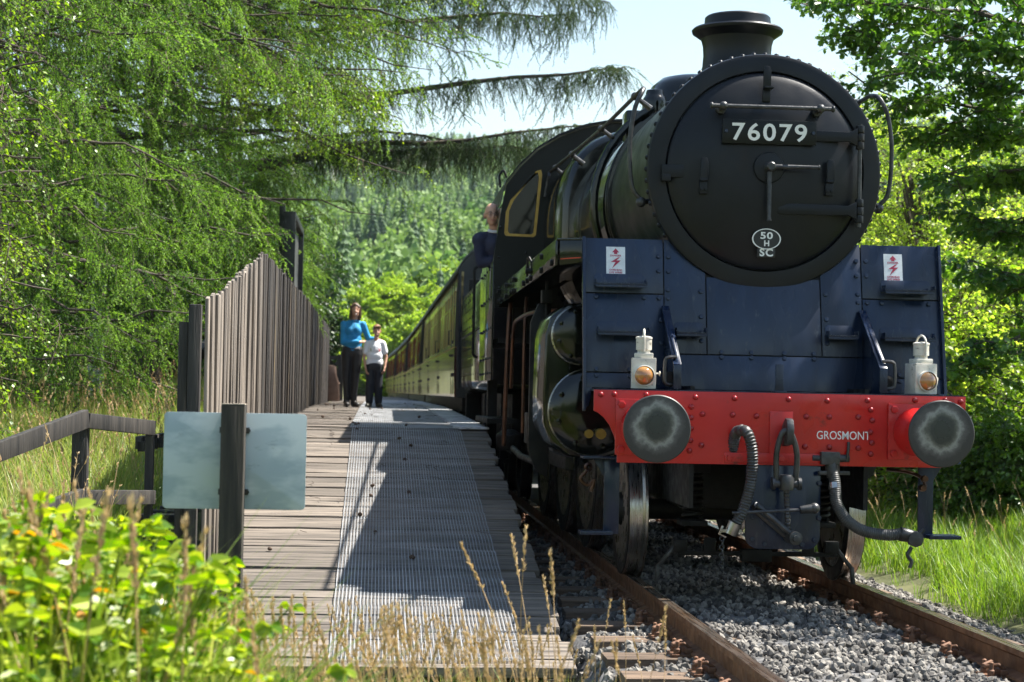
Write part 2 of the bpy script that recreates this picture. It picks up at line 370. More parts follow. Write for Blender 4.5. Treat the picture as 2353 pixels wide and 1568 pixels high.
while py0 < 34:
    i += 1; pw_ = random.choice((.145, .17, .19, .2, .2, .22, .235)); y = py0+pw_/2; py0 += pw_
    sl = math.atan(.1312) if y < 7.1 else math.atan(.0095) if y < 18 else 0
    mk('plank', pl_me[i % 7], m_plank, platform, scale=(1, pw_/.196, 1), loc=(random.uniform(-.02, .02)+float(tc(y)), y, float(dz(y))+random.uniform(-.005, .004)), rot=(sl+random.uniform(-.006, .006), random.uniform(-.002, .002), random.uniform(-.002, .002)))
stuff(MB().box(-3.58, -1.43, 34, 75, .90, .985).obj('deck_boarding', m_plank, platform))
m_tim = mat('dark_platform_timber', (.02, .016, .013), .85, 0, (.07, .055, .042), scale=2, stretch=(14, 1, 14), bump=.5, objvar=.2)
def sloped_beam(name, x0, x1, drop, mat_):
    ys = [-1.38, 7.2, 18, 75]; vs = []
    for y in ys:
        z = float(dz(y)); vs += [(x0, y, z-.06-drop), (x1, y, z-.06-drop), (x1, y, z-.062), (x0, y, z-.062)]
    fs = [(4*j+a, 4*j+(a+1) % 4, 4*j+4+(a+1) % 4, 4*j+4+a) for j in range(3) for a in range(4)]+[(0, 1, 2, 3), (15, 14, 13, 12)]
    return MB().add(vs, fs).obj(name, mat_, platform, .006)
for x0 in (-1.60, -2.55, -3.46): sloped_beam('joist', x0, x0+.1, .2, m_tim)
for y in np.arange(.8, 40, 2.4):
    for x in (-1.55, -3.41):
        z = float(dz(y))-.262
        if z > -.3: MB().box(x-.05, x+.05, y-.05, y+.05, -.6, z).obj('support_post', m_tim, platform, .004)
# pale worn edge boards of the level deck
m_edge = mat('worn_white_edge', (.30, .30, .30), .8, 0, (.62, .62, .62), scale=9, stretch=(1, 6, 6), bump=.4, objvar=.2, dirt=((.16, .14, .12), 6, .55))
ed_me = [MB().box(-.16-.015*i, .15-.03*(i % 3), -.085, .085, 0, .022).mesh('edge_board', .004) for i in range(4)]
for i, y in enumerate(np.arange(7.25, 36, .2)): mk('edge_board', ed_me[i*7 % 4], m_edge, platform, loc=(-1.55+float(tc(y)), y, float(dz(y))+.004), rot=(0, random.uniform(-.01, .01), random.uniform(-.03, .03)))
# grey netting laid on the planks for grip
m_net = mat('grey_grip_netting', (.16, .165, .17), .6, 0, (.30, .305, .31), scale=3, bump=.1)
def netting(name, x0, x1, y0, y1, sp, spy, seg, lab, wv=.006, wl=.0065, wc=.004):
    vs = []; fs = []
    def zz(x, y): return float(dz(y))+.014+wv*(math.sin(y*14+math.sin(x*3)*1.3)+.7*math.sin(y*9.1+x*2)+.5*math.sin(y*23))*(.4+.6*((x-x0)/(x1-x0)))
    ys = np.arange(y0, y1+1e-6, seg)
    for x in np.arange(x0, x1, sp):
        b = len(vs); xo = random.uniform(-.001, .001); w = wl*random.uniform(.8, 1.15)
        for y in ys:
            c = float(tc(y))+xo; z = zz(x, y); vs += [(x+c-w/2, y, z), (x+c+w/2, y, z)]
        fs += [(b+2*j, b+2*j+1, b+2*j+3, b+2*j+2) for j in range(len(ys)-1)]
    xs = np.linspace(x0, x1, 7)
    for y in np.arange(y0, y1, spy):
        b = len(vs)
        for x in xs:
            c = float(tc(y)); z = zz(x, y)-.002; vs += [(x+c, y-wc/2, z), (x+c, y+wc/2, z+wc*.1)]
        fs += [(b+2*j, b+2*j+2, b+2*j+3, b+2*j+1) for j in range(len(xs)-1)]
    return tag(mk(name, fast_mesh(name, vs, fs), m_net), lab, 'netting')
netting('grip_netting', -2.78, -1.69, -1.3, 7.1, .0225, .024, .1, 'pale grey grip netting running down the sloping plank ramp')
netting('grip_netting', -2.80, -1.67, 7.12, 40, .0225, .05, .4, 'pale grey netting over the level deck beyond the ramp', .004, .0075, .008)
# ------------------------------------------------------------------ close-boarded fence
fence = thing('board_fence', 'tall weathered close-boarded fence standing along the platform', 'fence', (-3.73, 1.3, 0))
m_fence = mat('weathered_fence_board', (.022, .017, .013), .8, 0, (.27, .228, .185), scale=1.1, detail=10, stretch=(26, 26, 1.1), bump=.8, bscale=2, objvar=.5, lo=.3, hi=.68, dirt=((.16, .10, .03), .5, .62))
fb_meshes = []
for i in range(6):
    r = random.Random(50+i); wv = .074+r.uniform(0, .006)
    mb = MB(); h = 2.05
    mb.prism([(-wv, -.3), (wv, -.3), (wv, h-r.uniform(0, .03)), (wv*.3, h), (-wv, h-r.uniform(0, .03))], (0, 0, 0), (0, 1, 0), (0, 0, 1), (1, 0, 0), .024)
    fb_meshes.append(mb.mesh('board', .004))
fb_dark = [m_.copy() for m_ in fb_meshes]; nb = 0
m_fdark = mat('shade_darkened_fence_board', (.006, .005, .004), .8, 0, (.055, .042, .031), scale=1.1, stretch=(26, 26, 1.1), bump=.8, bscale=2, objvar=.5, lo=.34, hi=.72, dirt=((.16, .11, .035), .35, .60))  # darker far boards, with larch shade also painted into the colour
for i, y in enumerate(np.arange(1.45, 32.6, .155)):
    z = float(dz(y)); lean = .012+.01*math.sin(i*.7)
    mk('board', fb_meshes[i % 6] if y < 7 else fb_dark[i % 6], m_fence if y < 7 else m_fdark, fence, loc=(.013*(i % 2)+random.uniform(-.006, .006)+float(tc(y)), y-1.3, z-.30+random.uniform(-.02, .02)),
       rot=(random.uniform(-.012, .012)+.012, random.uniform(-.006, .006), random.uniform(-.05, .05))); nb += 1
m_creo = mat('creosoted_post', (.012, .011, .010), .75, 0, (.05, .043, .036), scale=1.5, stretch=(14, 14, 1), bump=.6, objvar=.2)
for j, y in enumerate([1.3]+list(np.arange(4.2, 33, 3.0))):
    z = float(dz(y)); MB().box(-.115, -.03, -.05, .05, z-1.1, z+(1.72 if j == 0 else 1.5)).obj('post', m_creo, fence, .008, loc=(0, y-1.3, 0))
MB().box(-.185, -.12, -.05, .05, -.5, 1.70).obj('post', m_creo, fence, .008, loc=(0, .05, 0))
for h in (.35, 1.35):
    ys = [1.3, 7.2, 18, 32.6]; vs = []
    for y in ys:
        z = float(dz(y))+h; vs += [(-.09, y-1.3, z-.04), (-.04, y-1.3, z-.04), (-.04, y-1.3, z+.04), (-.09, y-1.3, z+.04)]
    fs = [(4*j+a, 4*j+(a+1) % 4, 4*j+4+(a+1) % 4, 4*j+4+a) for j in range(3) for a in range(4)]+[(0, 1, 2, 3), (15, 14, 13, 12)]
    MB().add(vs, fs).obj('rail', m_creo, fence)
# ------------------------------------------------------------------ locomotive
from mathutils.geometry import tessellate_polygon
def sheet(mb, outer, holes, o, ax, ay, az, h, m=0):
    """flat plate with openings, thickness h along az"""
    o, ax, ay, az = Vector(o), Vector(ax), Vector(ay), Vector(az); loops = [outer]+list(holes)
    flat = [q for l in loops for q in l]; tri = tessellate_polygon([[Vector((u, v, 0)) for u, v in l] for l in loops]); n = len(flat)
    vs = [o+ax*u+ay*v for u, v in flat]+[o+ax*u+ay*v+az*h for u, v in flat]
    fs = [tuple(t) for t in tri]+[tuple(i+n for i in reversed(t)) for t in tri]; b = 0
    for l in loops:
        k = len(l); fs += [(b+i, b+(i+1) % k, n+b+(i+1) % k, n+b+i) for i in range(k)]; b += k
    return mb.add(vs, fs, m)
m_smoke = mat('smokebox_satin_black', (.0035, .005, .0075), .38, 0, (.008, .009, .0115), scale=2.5, detail=7, rvar=.1, spec=.28, bump=.06, bscale=60, dirt=((.014, .011, .009), 1.2, .60))
m_plate = mat('oily_black_plate_sky_blue', (.0045, .010, .027), .28, 0, (.010, .022, .054), scale=2.4, detail=8, stretch=(1.6, 1, .5), rvar=.17, bump=.14, bscale=9, spec=.45, dirt=((.045, .052, .065), 16, .60))  # blue of the reflected sky is put into the black base colour
m_gloss = mat('gloss_black_paint', (.003, .0035, .003), .10, 0, (.005, .006, .0045), scale=2, coat=.15, spec=.4, rvar=.05, bump=.03, bscale=5)
m_under = mat('oily_black_underside', (.004, .004, .004), .55, 0, (.012, .011, .010), scale=8, rvar=.15, bump=.3, spec=.25)
m_red = mat('red_beam_paint', (.40, .008, .008), .34, 0, (.50, .014, .011), scale=2.2, detail=7, rvar=.16, bump=.10, bscale=10, dirt=((.13, .012, .010), 5, .58))
m_steel = mat('bright_worn_steel', (.42, .41, .40), .3, 1, (.2, .19, .18), scale=8, rvar=.12)
m_dsteel = mat('dull_grey_steel', (.03, .031, .033), .42, .5, (.07, .07, .07), scale=14, rvar=.12, bump=.2)
m_copper = mat('tarnished_copper_pipe', (.13, .06, .035), .4, .8, (.05, .03, .02), scale=6)
m_brass = mat('brass_window_frame', (.42, .27, .06), .38, .55, (.30, .18, .04), scale=12)
m_white = mat('white_lettering', (.78, .78, .75), .5)
m_glassd = mat('dark_cab_glass', (.004, .006, .005), .05, 0, spec=.3)
m_rubber = mat('ribbed_black_hose', (.022, .024, .024), .5, 0, (.05, .05, .048), scale=20, rvar=.1)
loco = thing('steam_locomotive', 'black steam locomotive with red buffer beam heading the train', 'locomotive')
ZC, RS, YF = 2.762, .79, .60
def part(mb, name, m, parent=None, bevel=0, **kw): return mb.obj(name, m, parent or loco, bevel, **kw)
# smokebox and its door
part(MB().lathe([(.668, .66), (.668, .605), (.672, .6), (.765, .6), (.783, .606), (.79, .625), (.79, .67), (.782, .68), (.782, 2.55), (.60, 2.56)], (0, 0, ZC), 'y', 96), 'smokebox', m_smoke)
part(MB().lathe([(.66, .66), (.66, .608), (.652, .598), (.64, .588), (.60, .57), (.5, .538), (.38, .512), (.25, .496), (.12, .489), (0.0005, .488)], (0, 0, ZC), 'y', 96), 'smokebox_door', m_smoke)
door = [o for o in loco.children if o.name.startswith('smokebox_door')][0]
rv = MB().lathe([(.0155, 0), (.0145, .006), (.010, .011), (.0005, .0135)], (0, 0, 0), 'z', 8).mesh('rivet')
rvb = MB().lathe([(.021, 0), (.0205, .007), (.015, .015), (.007, .019), (.0005, .0195)], (0, 0, 0), 'z', 10).mesh('rivet')
blt = MB().lathe([(.019, 0), (.019, .014), (.017, .016), (.0005, .016)], (0, 0, 0), 'z', 6).mesh('bolt', .0015)
sbx = [o for o in loco.children if o.name == 'smokebox'][0]
for k in range(64):
    t = 2*math.pi*k/64
    if -2.5 < t-2*math.pi*(t > math.pi) < -.6: continue
    mk('rivet', rv, m_smoke, sbx, loc=(RS*math.cos(t), .648, ZC+RS*math.sin(t)), rot=(0, math.pi/2-t, 0), scale=1.15)
# door fittings (sub-parts of the door)
hr = MB().tube([(-.40, .415, 3.163), (.41, .415, 3.163)], .0145, 12)
for x in (-.40, .41): hr.lathe([(.0005, -.012), (.02, -.008), (.024, 0), (.02, .008), (.0005, .012)], (x, .415, 3.163), 'x', 12)
for x in (-.32, .327): hr.ell((x, .415, 3.163), .03, .03, .03); hr.tube([(x, .42, 3.163), (x, .52, 3.158)], [.014, .02], 10); hr.lathe([(.0005, .49), (.034, .495), (.036, .54)], (x, 0, 3.158), 'y', 12)
part(hr, 'door_handrail', m_dsteel, door)
npl = part(MB().box(-.317, .314, .462, .486, 2.925, 3.085), 'number_plate', mat('number_plate_black', (.003, .004, .0035), .35, spec=.25), door, .006)
me = text_mesh('76079', .175, .50, .003, .0025, 1.16); zs = [v.co.y for v in me.vertices]; kz = .118/(max(zs)-min(zs)); zc = (max(zs)+min(zs))/2
for v in me.vertices: v.co.y = (v.co.y-zc)*kz
mk('lettering', me, m_white, npl, loc=(-.002, .460, 3.004), rot=FRONT)
for x in (-.292, .29): mk('bolt', blt, m_plate, npl, loc=(x, .462, 3.004), rot=(math.pi/2, 0, 0), scale=.7)
part(MB().lathe([(.103, .50), (.103, .478), (.098, .470), (.03, .462), (.0005, .462)], (0, 0, 2.772), 'y', 40), 'door_boss', m_smoke, door)
dt = MB().lathe([(.04, .47), (.038, .44), (.03, .43), (.03, .40), (.022, .392), (.0005, .392)], (.002, 0, 2.772), 'y', 20)
dt.tube([(.03, .425, 2.773), (.30, .40, 2.772), (.318, .398, 2.772)], [.017, .0125, .0125], 10); dt.lathe([(.0005, -.006), (.017, -.004), (.017, .004), (.0005, .006)], (.318, .398, 2.772), 'x', 10)
dt.tube([(-.002, .445, 2.74), (-.005, .425, 2.44), (-.005, .424, 2.42)], [.018, .013, .014], 10); dt.lathe([(.0005, -.006), (.018, -.003), (.018, .003), (.0005, .006)], (-.005, .424, 2.42), 'z', 10)
part(dt, 'door_handle', m_dsteel, door)
def lamp_iron(x, z0, z1, ysurf):
    mb = MB().box(x-.026, x+.026, ysurf-.022, ysurf+.01, z0, z0+.085); mb.prism([(-.026, 0), (.026, 0), (.026, .11), (.018, .135), (-.018, .135), (-.026, .11)], (x, ysurf-.052, z0+.1), (1, 0, 0), (0, 0, 1), (0, 1, 0), .014)
    mb.box(x-.026, x+.026, ysurf-.052, ysurf-.006, z0+.084, z0+.1); ob = part(mb, 'lamp_iron', m_smoke, door, .004)
    for dx in (-.012, .014): mk('bolt', blt, m_smoke, ob, loc=(x+dx, ysurf-.022, z0+.03), rot=(math.pi/2, 0, 0), scale=.55)
lamp_iron(-.43, 2.59, 2.84, .522); lamp_iron(.414, 2.60, 2.84, .518)
mb = MB().box(-.04, .012, .515, .53, 3.215, 3.30).box(-.04, .022, .455, .53, 3.295, 3.31)
mb.prism([(-.026, 0), (.026, 0), (.026, .12), (.015, .145), (-.015, .145), (-.026, .12)], (-.013, .50, 3.305), (1, 0, 0), (0, 0, 1), (0, 1, 0), .014); part(mb, 'lamp_iron', m_smoke, door, .004)
for z, x0 in ((2.995, .30), (2.505, .068)):
    mb = MB().prism([(x0, -.03), (x0+.02, -.036), (.46, -.034), (.54, -.03), (.60, -.06), (.60, .06), (.54, .03), (.46, .034), (x0+.02, .036), (x0, .03)], (0, .497, z), (1, 0, 0), (0, 0, 1), (0, 1, 0), .022)
    mb.prism([(x0, -.03), (.5, -.03), (.5, .03), (x0, .03)], (0, .515, z), (1, 0, 0), (0, 0, 1), (0, 1, 0), .03)
    for dz_ in (-.055, 0, .055): mb.lathe([(.0005, -.026), (.028, -.024), (.028, .024), (.0005, .026)], (.622, .525, z+dz_), 'z', 14)
    mb.box(.60, .655, .525, .60, z-.03, z+.03); part(mb, 'hinge', m_smoke, door, .004)
part(MB().tube([(.622, .525, 2.40), (.622, .525, 3.085)], .014, 10), 'hinge_pin', m_dsteel, door)
mb = MB().box(-.70, -.535, .555, .588, 2.700, 2.785).box(-.70, -.64, .545, .60, 2.675, 2.72); part(mb, 'door_catch', m_smoke, door, .005)
# shed plates
ov = MB().lathe([(1, 0), (1, .008), (.0005, .008)], (0, 0, 0), 'z', 40).mesh('shed_plate'); m_dplate = mat('shed_plate_black', (.012, .011, .010), .45)
o1 = mk('shed_plate', ov, m_dplate, door, loc=(-.004, .506, 2.302), rot=FRONT, scale=(.094, .067, 1))
rim = MB().lathe([(1, 0), (1, .011), (.92, .011), (.92, 0)], (0, 0, 0), 'z', 40, closed=True).mesh('plate_rim'); mk('plate_rim', rim, m_white, door, loc=(-.004, .506, 2.302), rot=FRONT, scale=(.096, .069, 1))
mk('lettering', text_mesh('50', .062, .083, .0015, .0015, 1.1), m_white, door, loc=(-.004, .4955, 2.322), rot=FRONT)
mk('lettering', text_mesh('H', .052, .034, .0015, .0015), m_white, door, loc=(-.003, .4955, 2.271), rot=FRONT)
scp = MB().box(-.063, .058, .505, .518, 2.180, 2.240).obj('shed_plate', m_dplate, door, .004)
mk('lettering', text_mesh('SC', .068, .09, .0015, .002, 1.15), m_white, door, loc=(-.003, .503, 2.210), rot=FRONT)
# chimney, dome, boiler
part(MB().lathe([(.34, 3.47), (.30, 3.52), (.268, 3.575), (.250, 3.64), (.244, 3.72), (.248, 3.79), (.262, 3.84), (.30, 3.868), (.325, 3.885), (.330, 3.903), (.318, 3.916), (.275, 3.924), (.245, 3.932), (.240, 3.95), (.236, 3.995), (.225, 4.006), (.20, 4.010), (.185, 4.0), (.18, 3.6), (.0005, 3.6)], (0, 1.62, 0), 'z', 56), 'chimney', m_smoke)
part(MB().lathe([(.46, 3.42), (.42, 3.50), (.39, 3.60), (.375, 3.70), (.34, 3.80), (.26, 3.868), (.15, 3.895), (.0005, 3.902)], (0, 3.5, 0), 'z', 40), 'steam_dome', m_gloss)
mb = MB().box(-.62, -.40, 2.95, 3.2, 3.22, 3.52).lathe([(.10, 3.4), (.10, 3.62), (.07, 3.66), (.07, 3.7), (.0005, 3.7)], (-.38, 3.05, 0), 'z', 16); part(mb, 'top_feed', m_gloss, None, .02)
bl = part(MB().lathe([(.70, 2.55), (.81, 2.555), (.815, 2.6), (.815, 3.6), (.865, 5.0), (.865, 5.02)], (0, 0, ZC-.01), 'y', 72), 'boiler', m_gloss)
for y, r in ((2.62, .819), (3.45, .819), (4.3, .846)): part(MB().lathe([(r, y-.035), (r+.004, y-.03), (r+.004, y+.03), (r, y+.035)], (0, 0, ZC-.01), 'y', 72), 'boiler_band', m_gloss, bl)
# firebox with rounded square shoulders
fp = [];
for a in range(0, 361, 6):
    t = math.radians(a); c_, s_ = math.cos(t), math.sin(t); e = 2/3.0; fp.append((.93*math.copysign(abs(c_)**e, c_), .93*math.copysign(abs(s_)**e, s_)))
mb = MB(); n = len(fp)-1; rings = [(.93, 4.92), (.97, 4.95), (1, 5.02), (1, 6.62)]
vs = [(u*k, y, ZC-.02+v*k) for k, y in rings for u, v in fp[:-1]]
fs = [(i*n+a, i*n+(a+1) % n, (i+1)*n+(a+1) % n, (i+1)*n+a) for i in range(3) for a in range(n)]+[tuple(range(n-1, -1, -1))]
part(mb.add(vs, fs), 'firebox', m_gloss)
arc = [(.875*math.cos(math.radians(a)), 2.9, ZC+.875*math.sin(math.radians(a))) for a in range(118, 222, 8)]
part(MB().tube(arc, .034, 10), 'steam_pipe', m_gloss)
for s in (-1, 1):
    H = MB().tube(smooth_path([(s*.80, .735, 2.555), (s*.875, .725, 2.66), (s*.893, .72, 2.95), (s*.865, .72, 3.17), (s*.815, .74, 3.29), (s*.79, .86, 3.335), (s*.79, 1.2, 3.345), (s*.815, 3.2, 3.37), (s*.87, 6.3, 3.45), (s*.90, 6.5, 3.40), (s*.93, 6.55, 3.2)], 6), .0155, 10)
    H.ell((s*.81, .735, 2.55), .036, .036, .036); H.tube([(s*.81, .735, 2.55), (s*.74, .76, 2.56)], .018, 8)
    for y, x, z in ((1.25, .79, 3.345), (3.0, .812, 3.367), (4.9, .845, 3.41), (6.2, .868, 3.447)):
        H.ell((s*x, y, z), .03, .03, .03); d = Vector((x, z-ZC)).normalized(); H.tube([(s*x, y, z), (s*(x-d.x*.14), y, z-d.y*.14)], [.014, .022], 8)
    part(H, 'boiler_handrail', m_dsteel)
# saddle under the smokebox and frames
part(MB().box(-.42, .42, .75, 2.3, 1.3, 2.1), 'saddle', m_under, None, .03)
for s in (-1, 1): part(MB().box(s*.56-.014, s*.56+.014, .04, 8.8, .55, 1.32), 'frame_plate', m_under)
part(MB().box(-1.16, 1.16, .035, .50, 1.276, 1.292), 'footplate', m_plate, None, .002)
# running plates with valances
for s in (-1, 1):
    VX = 1.372 if s < 0 else 1.215
    mb = MB().prism([(1.2, .67), (VX, .73), (VX, 6.65), (.72, 6.65), (.72, .67)], (0, 0, 2.278), (s, 0, 0), (0, 1, 0), (0, 0, 1), .014); part(mb, 'running_plate', m_gloss, None, .003)
    v = MB().box(s*VX-.008, s*VX+.008, .735, 6.66, 2.112, 2.275)
    if s < 0: v.prism([(0, 2.13), (.155, 2.112), (.155, 2.276), (0, 2.276)], (s*1.208, .662, 0), Vector((s*.165, .068, 0)).normalized(), (0, 0, 1), (0, 1, 0), .012)
    vo = part(v, 'valance', m_gloss, None, .002)
    if s < 0: ln = MB().prism([(.01, 2.158), (.15, 2.150), (.15, 2.157), (.01, 2.165)], (s*1.207, .659, 0), Vector((s*.165, .068, 0)).normalized(), (0, 0, 1), (0, 1, 0), .003); s < 0 and part(ln, 'lining', mat('red_lining', (.5, .04, .01), .4), vo)
    for k, y in enumerate((.9, 1.7, 2.6, 2.95, 3.3, 4.4, 4.7, 5.3, 6.0, 6.3)):
        for z in ((2.14, 2.24) if k % 2 else (2.14,)): mk('bolt', blt, m_under, vo, loc=(s*(VX+.008), y, z), rot=(0, s*math.pi/2, 0), scale=1.2)
# front apron of bolted panels
AO, AX = Vector((0, .47, 1.295)), Vector((1, 0, 0)); AY = Vector((0, .19, 1.0)).normalized(); AN = AX.cross(AY)      # AN points to the camera side (-Y)
def ap(x, z, lift=0.0): return AO+AX*x+AY*((z-1.295)/AY.z)+AN*lift
g = .004
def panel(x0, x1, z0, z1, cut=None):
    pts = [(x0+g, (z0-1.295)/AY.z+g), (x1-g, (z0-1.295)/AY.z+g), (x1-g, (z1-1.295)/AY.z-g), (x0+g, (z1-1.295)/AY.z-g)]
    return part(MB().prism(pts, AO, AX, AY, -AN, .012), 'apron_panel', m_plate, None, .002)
for s in (-1, 1):
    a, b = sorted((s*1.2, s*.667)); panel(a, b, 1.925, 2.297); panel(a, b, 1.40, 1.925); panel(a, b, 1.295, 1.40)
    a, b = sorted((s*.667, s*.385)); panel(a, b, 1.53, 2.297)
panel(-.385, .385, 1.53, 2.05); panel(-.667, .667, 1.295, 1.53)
part(MB().prism([(-1.19, .01), (1.19, .01), (1.19, 1.0), (-1.19, 1.0)], AO-AN*.016, AX, AY, -AN, .004), 'apron_backing', m_under)
arot = AN.to_track_quat('Z', 'Y').to_euler()
for s in (-1, 1):
    for x, z in ((.635, 2.18), (.70, 2.18), (.635, 2.08), (.70, 2.08), (.64, 1.90), (.70, 1.90), (.64, 1.955), (1.12, 1.90), (.42, 1.95), (.42, 1.78), (.42, 1.62), (.69, 1.75), (.80, 1.90), (.69, 1.6), (1.12, 1.38), (1.12, 1.42), (.9, 1.38), (.9, 1.42)):
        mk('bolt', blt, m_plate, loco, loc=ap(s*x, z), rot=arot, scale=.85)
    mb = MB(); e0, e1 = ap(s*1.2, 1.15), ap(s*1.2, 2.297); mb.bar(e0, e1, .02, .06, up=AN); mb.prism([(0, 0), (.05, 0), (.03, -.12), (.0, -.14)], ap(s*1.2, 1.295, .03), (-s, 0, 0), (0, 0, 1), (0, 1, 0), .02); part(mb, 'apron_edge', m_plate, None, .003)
for x in (-.29, -.09, .13, .33):
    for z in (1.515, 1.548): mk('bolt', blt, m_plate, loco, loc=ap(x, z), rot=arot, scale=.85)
def step(x, z, w):
    mb = MB(); o = ap(x, z)
    mb.prism([(-w/2, 0), (w/2, 0), (w/2, .055), (w/2-.02, .07), (-w/2+.02, .07), (-w/2, .055)], o+AN*.001, AX, AY, AN, .008)
    mb.box(x-w/2, x+w/2, o.y-.125, o.y-.004, z-.012, z); mb.box(x-w/2, x+w/2, o.y-.125, o.y-.117, z-.026, z-.0125); 
    for t in (-1, 1): mb.box(x+t*(w/2-.004)-.004, x+t*(w/2-.004)+.004, o.y-.125, o.y-.03, z, z+.03)
    for i in range(int(w/.018)): xx = x-w/2+.012+i*.018; mb.box(xx, xx+.008, o.y-.127, o.y-.118, z-.004, z+.006)
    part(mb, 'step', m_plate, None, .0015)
for s in (-1, 1): step(s*.965, 1.985, .34); step(s*.95, 1.668, .34); step(s*.505, 1.672, .2)
def warning(x, z):
    o = ap(x, z, .0015); k = part(MB().prism([(-.063, -.093), (.063, -.093), (.063, .093), (-.063, .093)], o, AX, AY, AN, .0015), 'warning_label', mat('white_enamel_label', (.72, .74, .76), .4, 0, (.60, .62, .64), scale=30))
    r_ = mat('label_crimson', (.36, .02, .06), .5); q = o+AN*.0018
    part(MB().prism([(-.024, .055), (-.011, .055), (-.011, .043), (.011, .043), (.011, .055), (.024, .055), (0, .082)], q, AX, AY, AN, .001), 'arrow', r_, k)
    part(MB().prism([(.016, .021), (-.034, -.012), (-.002, -.012), (-.026, -.056), (.034, .0), (.004, .0), (.028, .021)], q, AX, AY, AN, .001), 'lightning_bolt', r_, k)
    for tx, zz, wd in (('DANGER', .032, .075), ('OVERHEAD', -.066, .085), ('LIVE WIRES', -.083, .088)):
        mk('lettering', text_mesh(tx, .0165, wd, .0004, .0006), r_, k, loc=q+AY*zz, rot=Matrix((AX, AY, AN)).transposed().to_euler())
warning(-.987, 2.145); warning(.887, 2.143)
for s in (-1, 1):
    mb = MB().prism([(.03, 1.292), (.03, 1.45), (.07, 1.52), (.56, 1.84), (.60, 1.845), (.62, 1.82), (.49, 1.292)], (s*.662-.008, 0, 0), (0, 1, 0), (0, 0, 1), (1, 0, 0), .016)
    mb.bar((s*.662, .025, 1.30), (s*.662, .025, 1.45), .05, .012, up=(0, 1, 0)); mb.bar((s*.662, .026, 1.45), (s*.662, .56, 1.843), .05, .012, up=(0, -.6, .8))
    part(mb, 'gusset', m_plate, None, .002)
    xo = s*.662+.045*s if s > 0 else s*.662-.04
    part(MB().tube(smooth_path([(s*.662, .06, 1.50), (xo+s*.02, .05, 1.495), (xo+s*.035, .05, 1.46), (xo+s*.035, .05, 1.36), (xo+s*.02, .05, 1.33), (s*.662, .06, 1.325)], 4), .011, 8), 'grab_handle', m_dsteel)
    mb = MB().lathe([(.05, 0), (.05, .02), (.03, .025), (.03, .03), (.0005, .03)], (0, 0, 0), 'z', 20); part(mb, 'oil_cap', m_under, None, 0, loc=(s*.70, .10, 1.36), rot=(math.pi/2, 0, 0))
part(MB().prism([(-.03, 1.29), (.03, 1.29), (.024, 1.34), (.026, 1.47), (-.026, 1.47), (-.024, 1.34)], (-.0, .06, 0), (1, 0, 0), (0, 0, 1), (0, 1, 0), .014), 'lamp_iron', m_plate, None, .003)
part(MB().box(-.04, .04, .02, .10, 1.288, 1.298), 'lamp_iron_foot', m_plate, None, .002)
# buffer beam
half = [(1.19, 1.285), (1.19, 1.152), (1.16, 1.138), (1.125, 1.11), (1.09, 1.065), (1.06, 1.0), (1.043, .94), (1.038, .87), (1.038, .83)]
beam = part(MB().prism([(-x, z) for x, z in half[::-1]][::1]+[] if 0 else half+[(-x, z) for x, z in half[::-1]], (0, 0, 0), (1, 0, 0), (0, 0, 1), (0, 1, 0), .028), 'buffer_beam', m_red, None, .003)
part(MB().box(-1.188, 1.188, .0, .035, 1.2855, 1.291), 'beam_angle', m_plate, beam)
RV = []
for s in (-1, 1):
    RV += [(s*1.06, 1.255), (s*.86, 1.255), (s*.55, 1.245), (s*.30, 1.243), (s*.58, 1.19), (s*.58, 1.12), (s*.58, 1.05), (s*.58, .98), (s*.58, .91), (s*.72, 1.19), (s*.72, 1.12), (s*.72, 1.05), (s*.72, .98), (s*.72, .91), (s*.50, 1.145), (s*.31, 1.14), (s*.16, 1.14), (s*.50, .95), (s*.31, .95), (s*.16, .95), (s*1.15, 1.255)]
RV += [(.05, 1.245)]
m_rivr = mat('dark_red_rivet_paint', (.25, .006, .008), .3)
for x, z in RV: mk('rivet', rvb, m_rivr, beam, loc=(x+random.uniform(-.006, .006), .0005, z+random.uniform(-.004, .004)), rot=(math.pi/2, 0, 0), scale=.9)
mk('lettering', text_mesh('GROSMONT', .075, .345, .0006, .0002, 1.0), m_white, beam, loc=(.402, -.0012, 1.022), rot=FRONT)
part(MB().box(-.075, .075, -.014, 0, .86, 1.17), 'hook_plate', m_red, beam, .004)
part(MB().box(-.36, .35, -.016, 0, .845, .905), 'beam_strip', m_red, beam, .004)
for x in (-.33, .0, .11, .30): mk('bolt', blt, m_red, beam, loc=(x, -.016, .873), rot=(math.pi/2, 0, 0), scale=1.1)
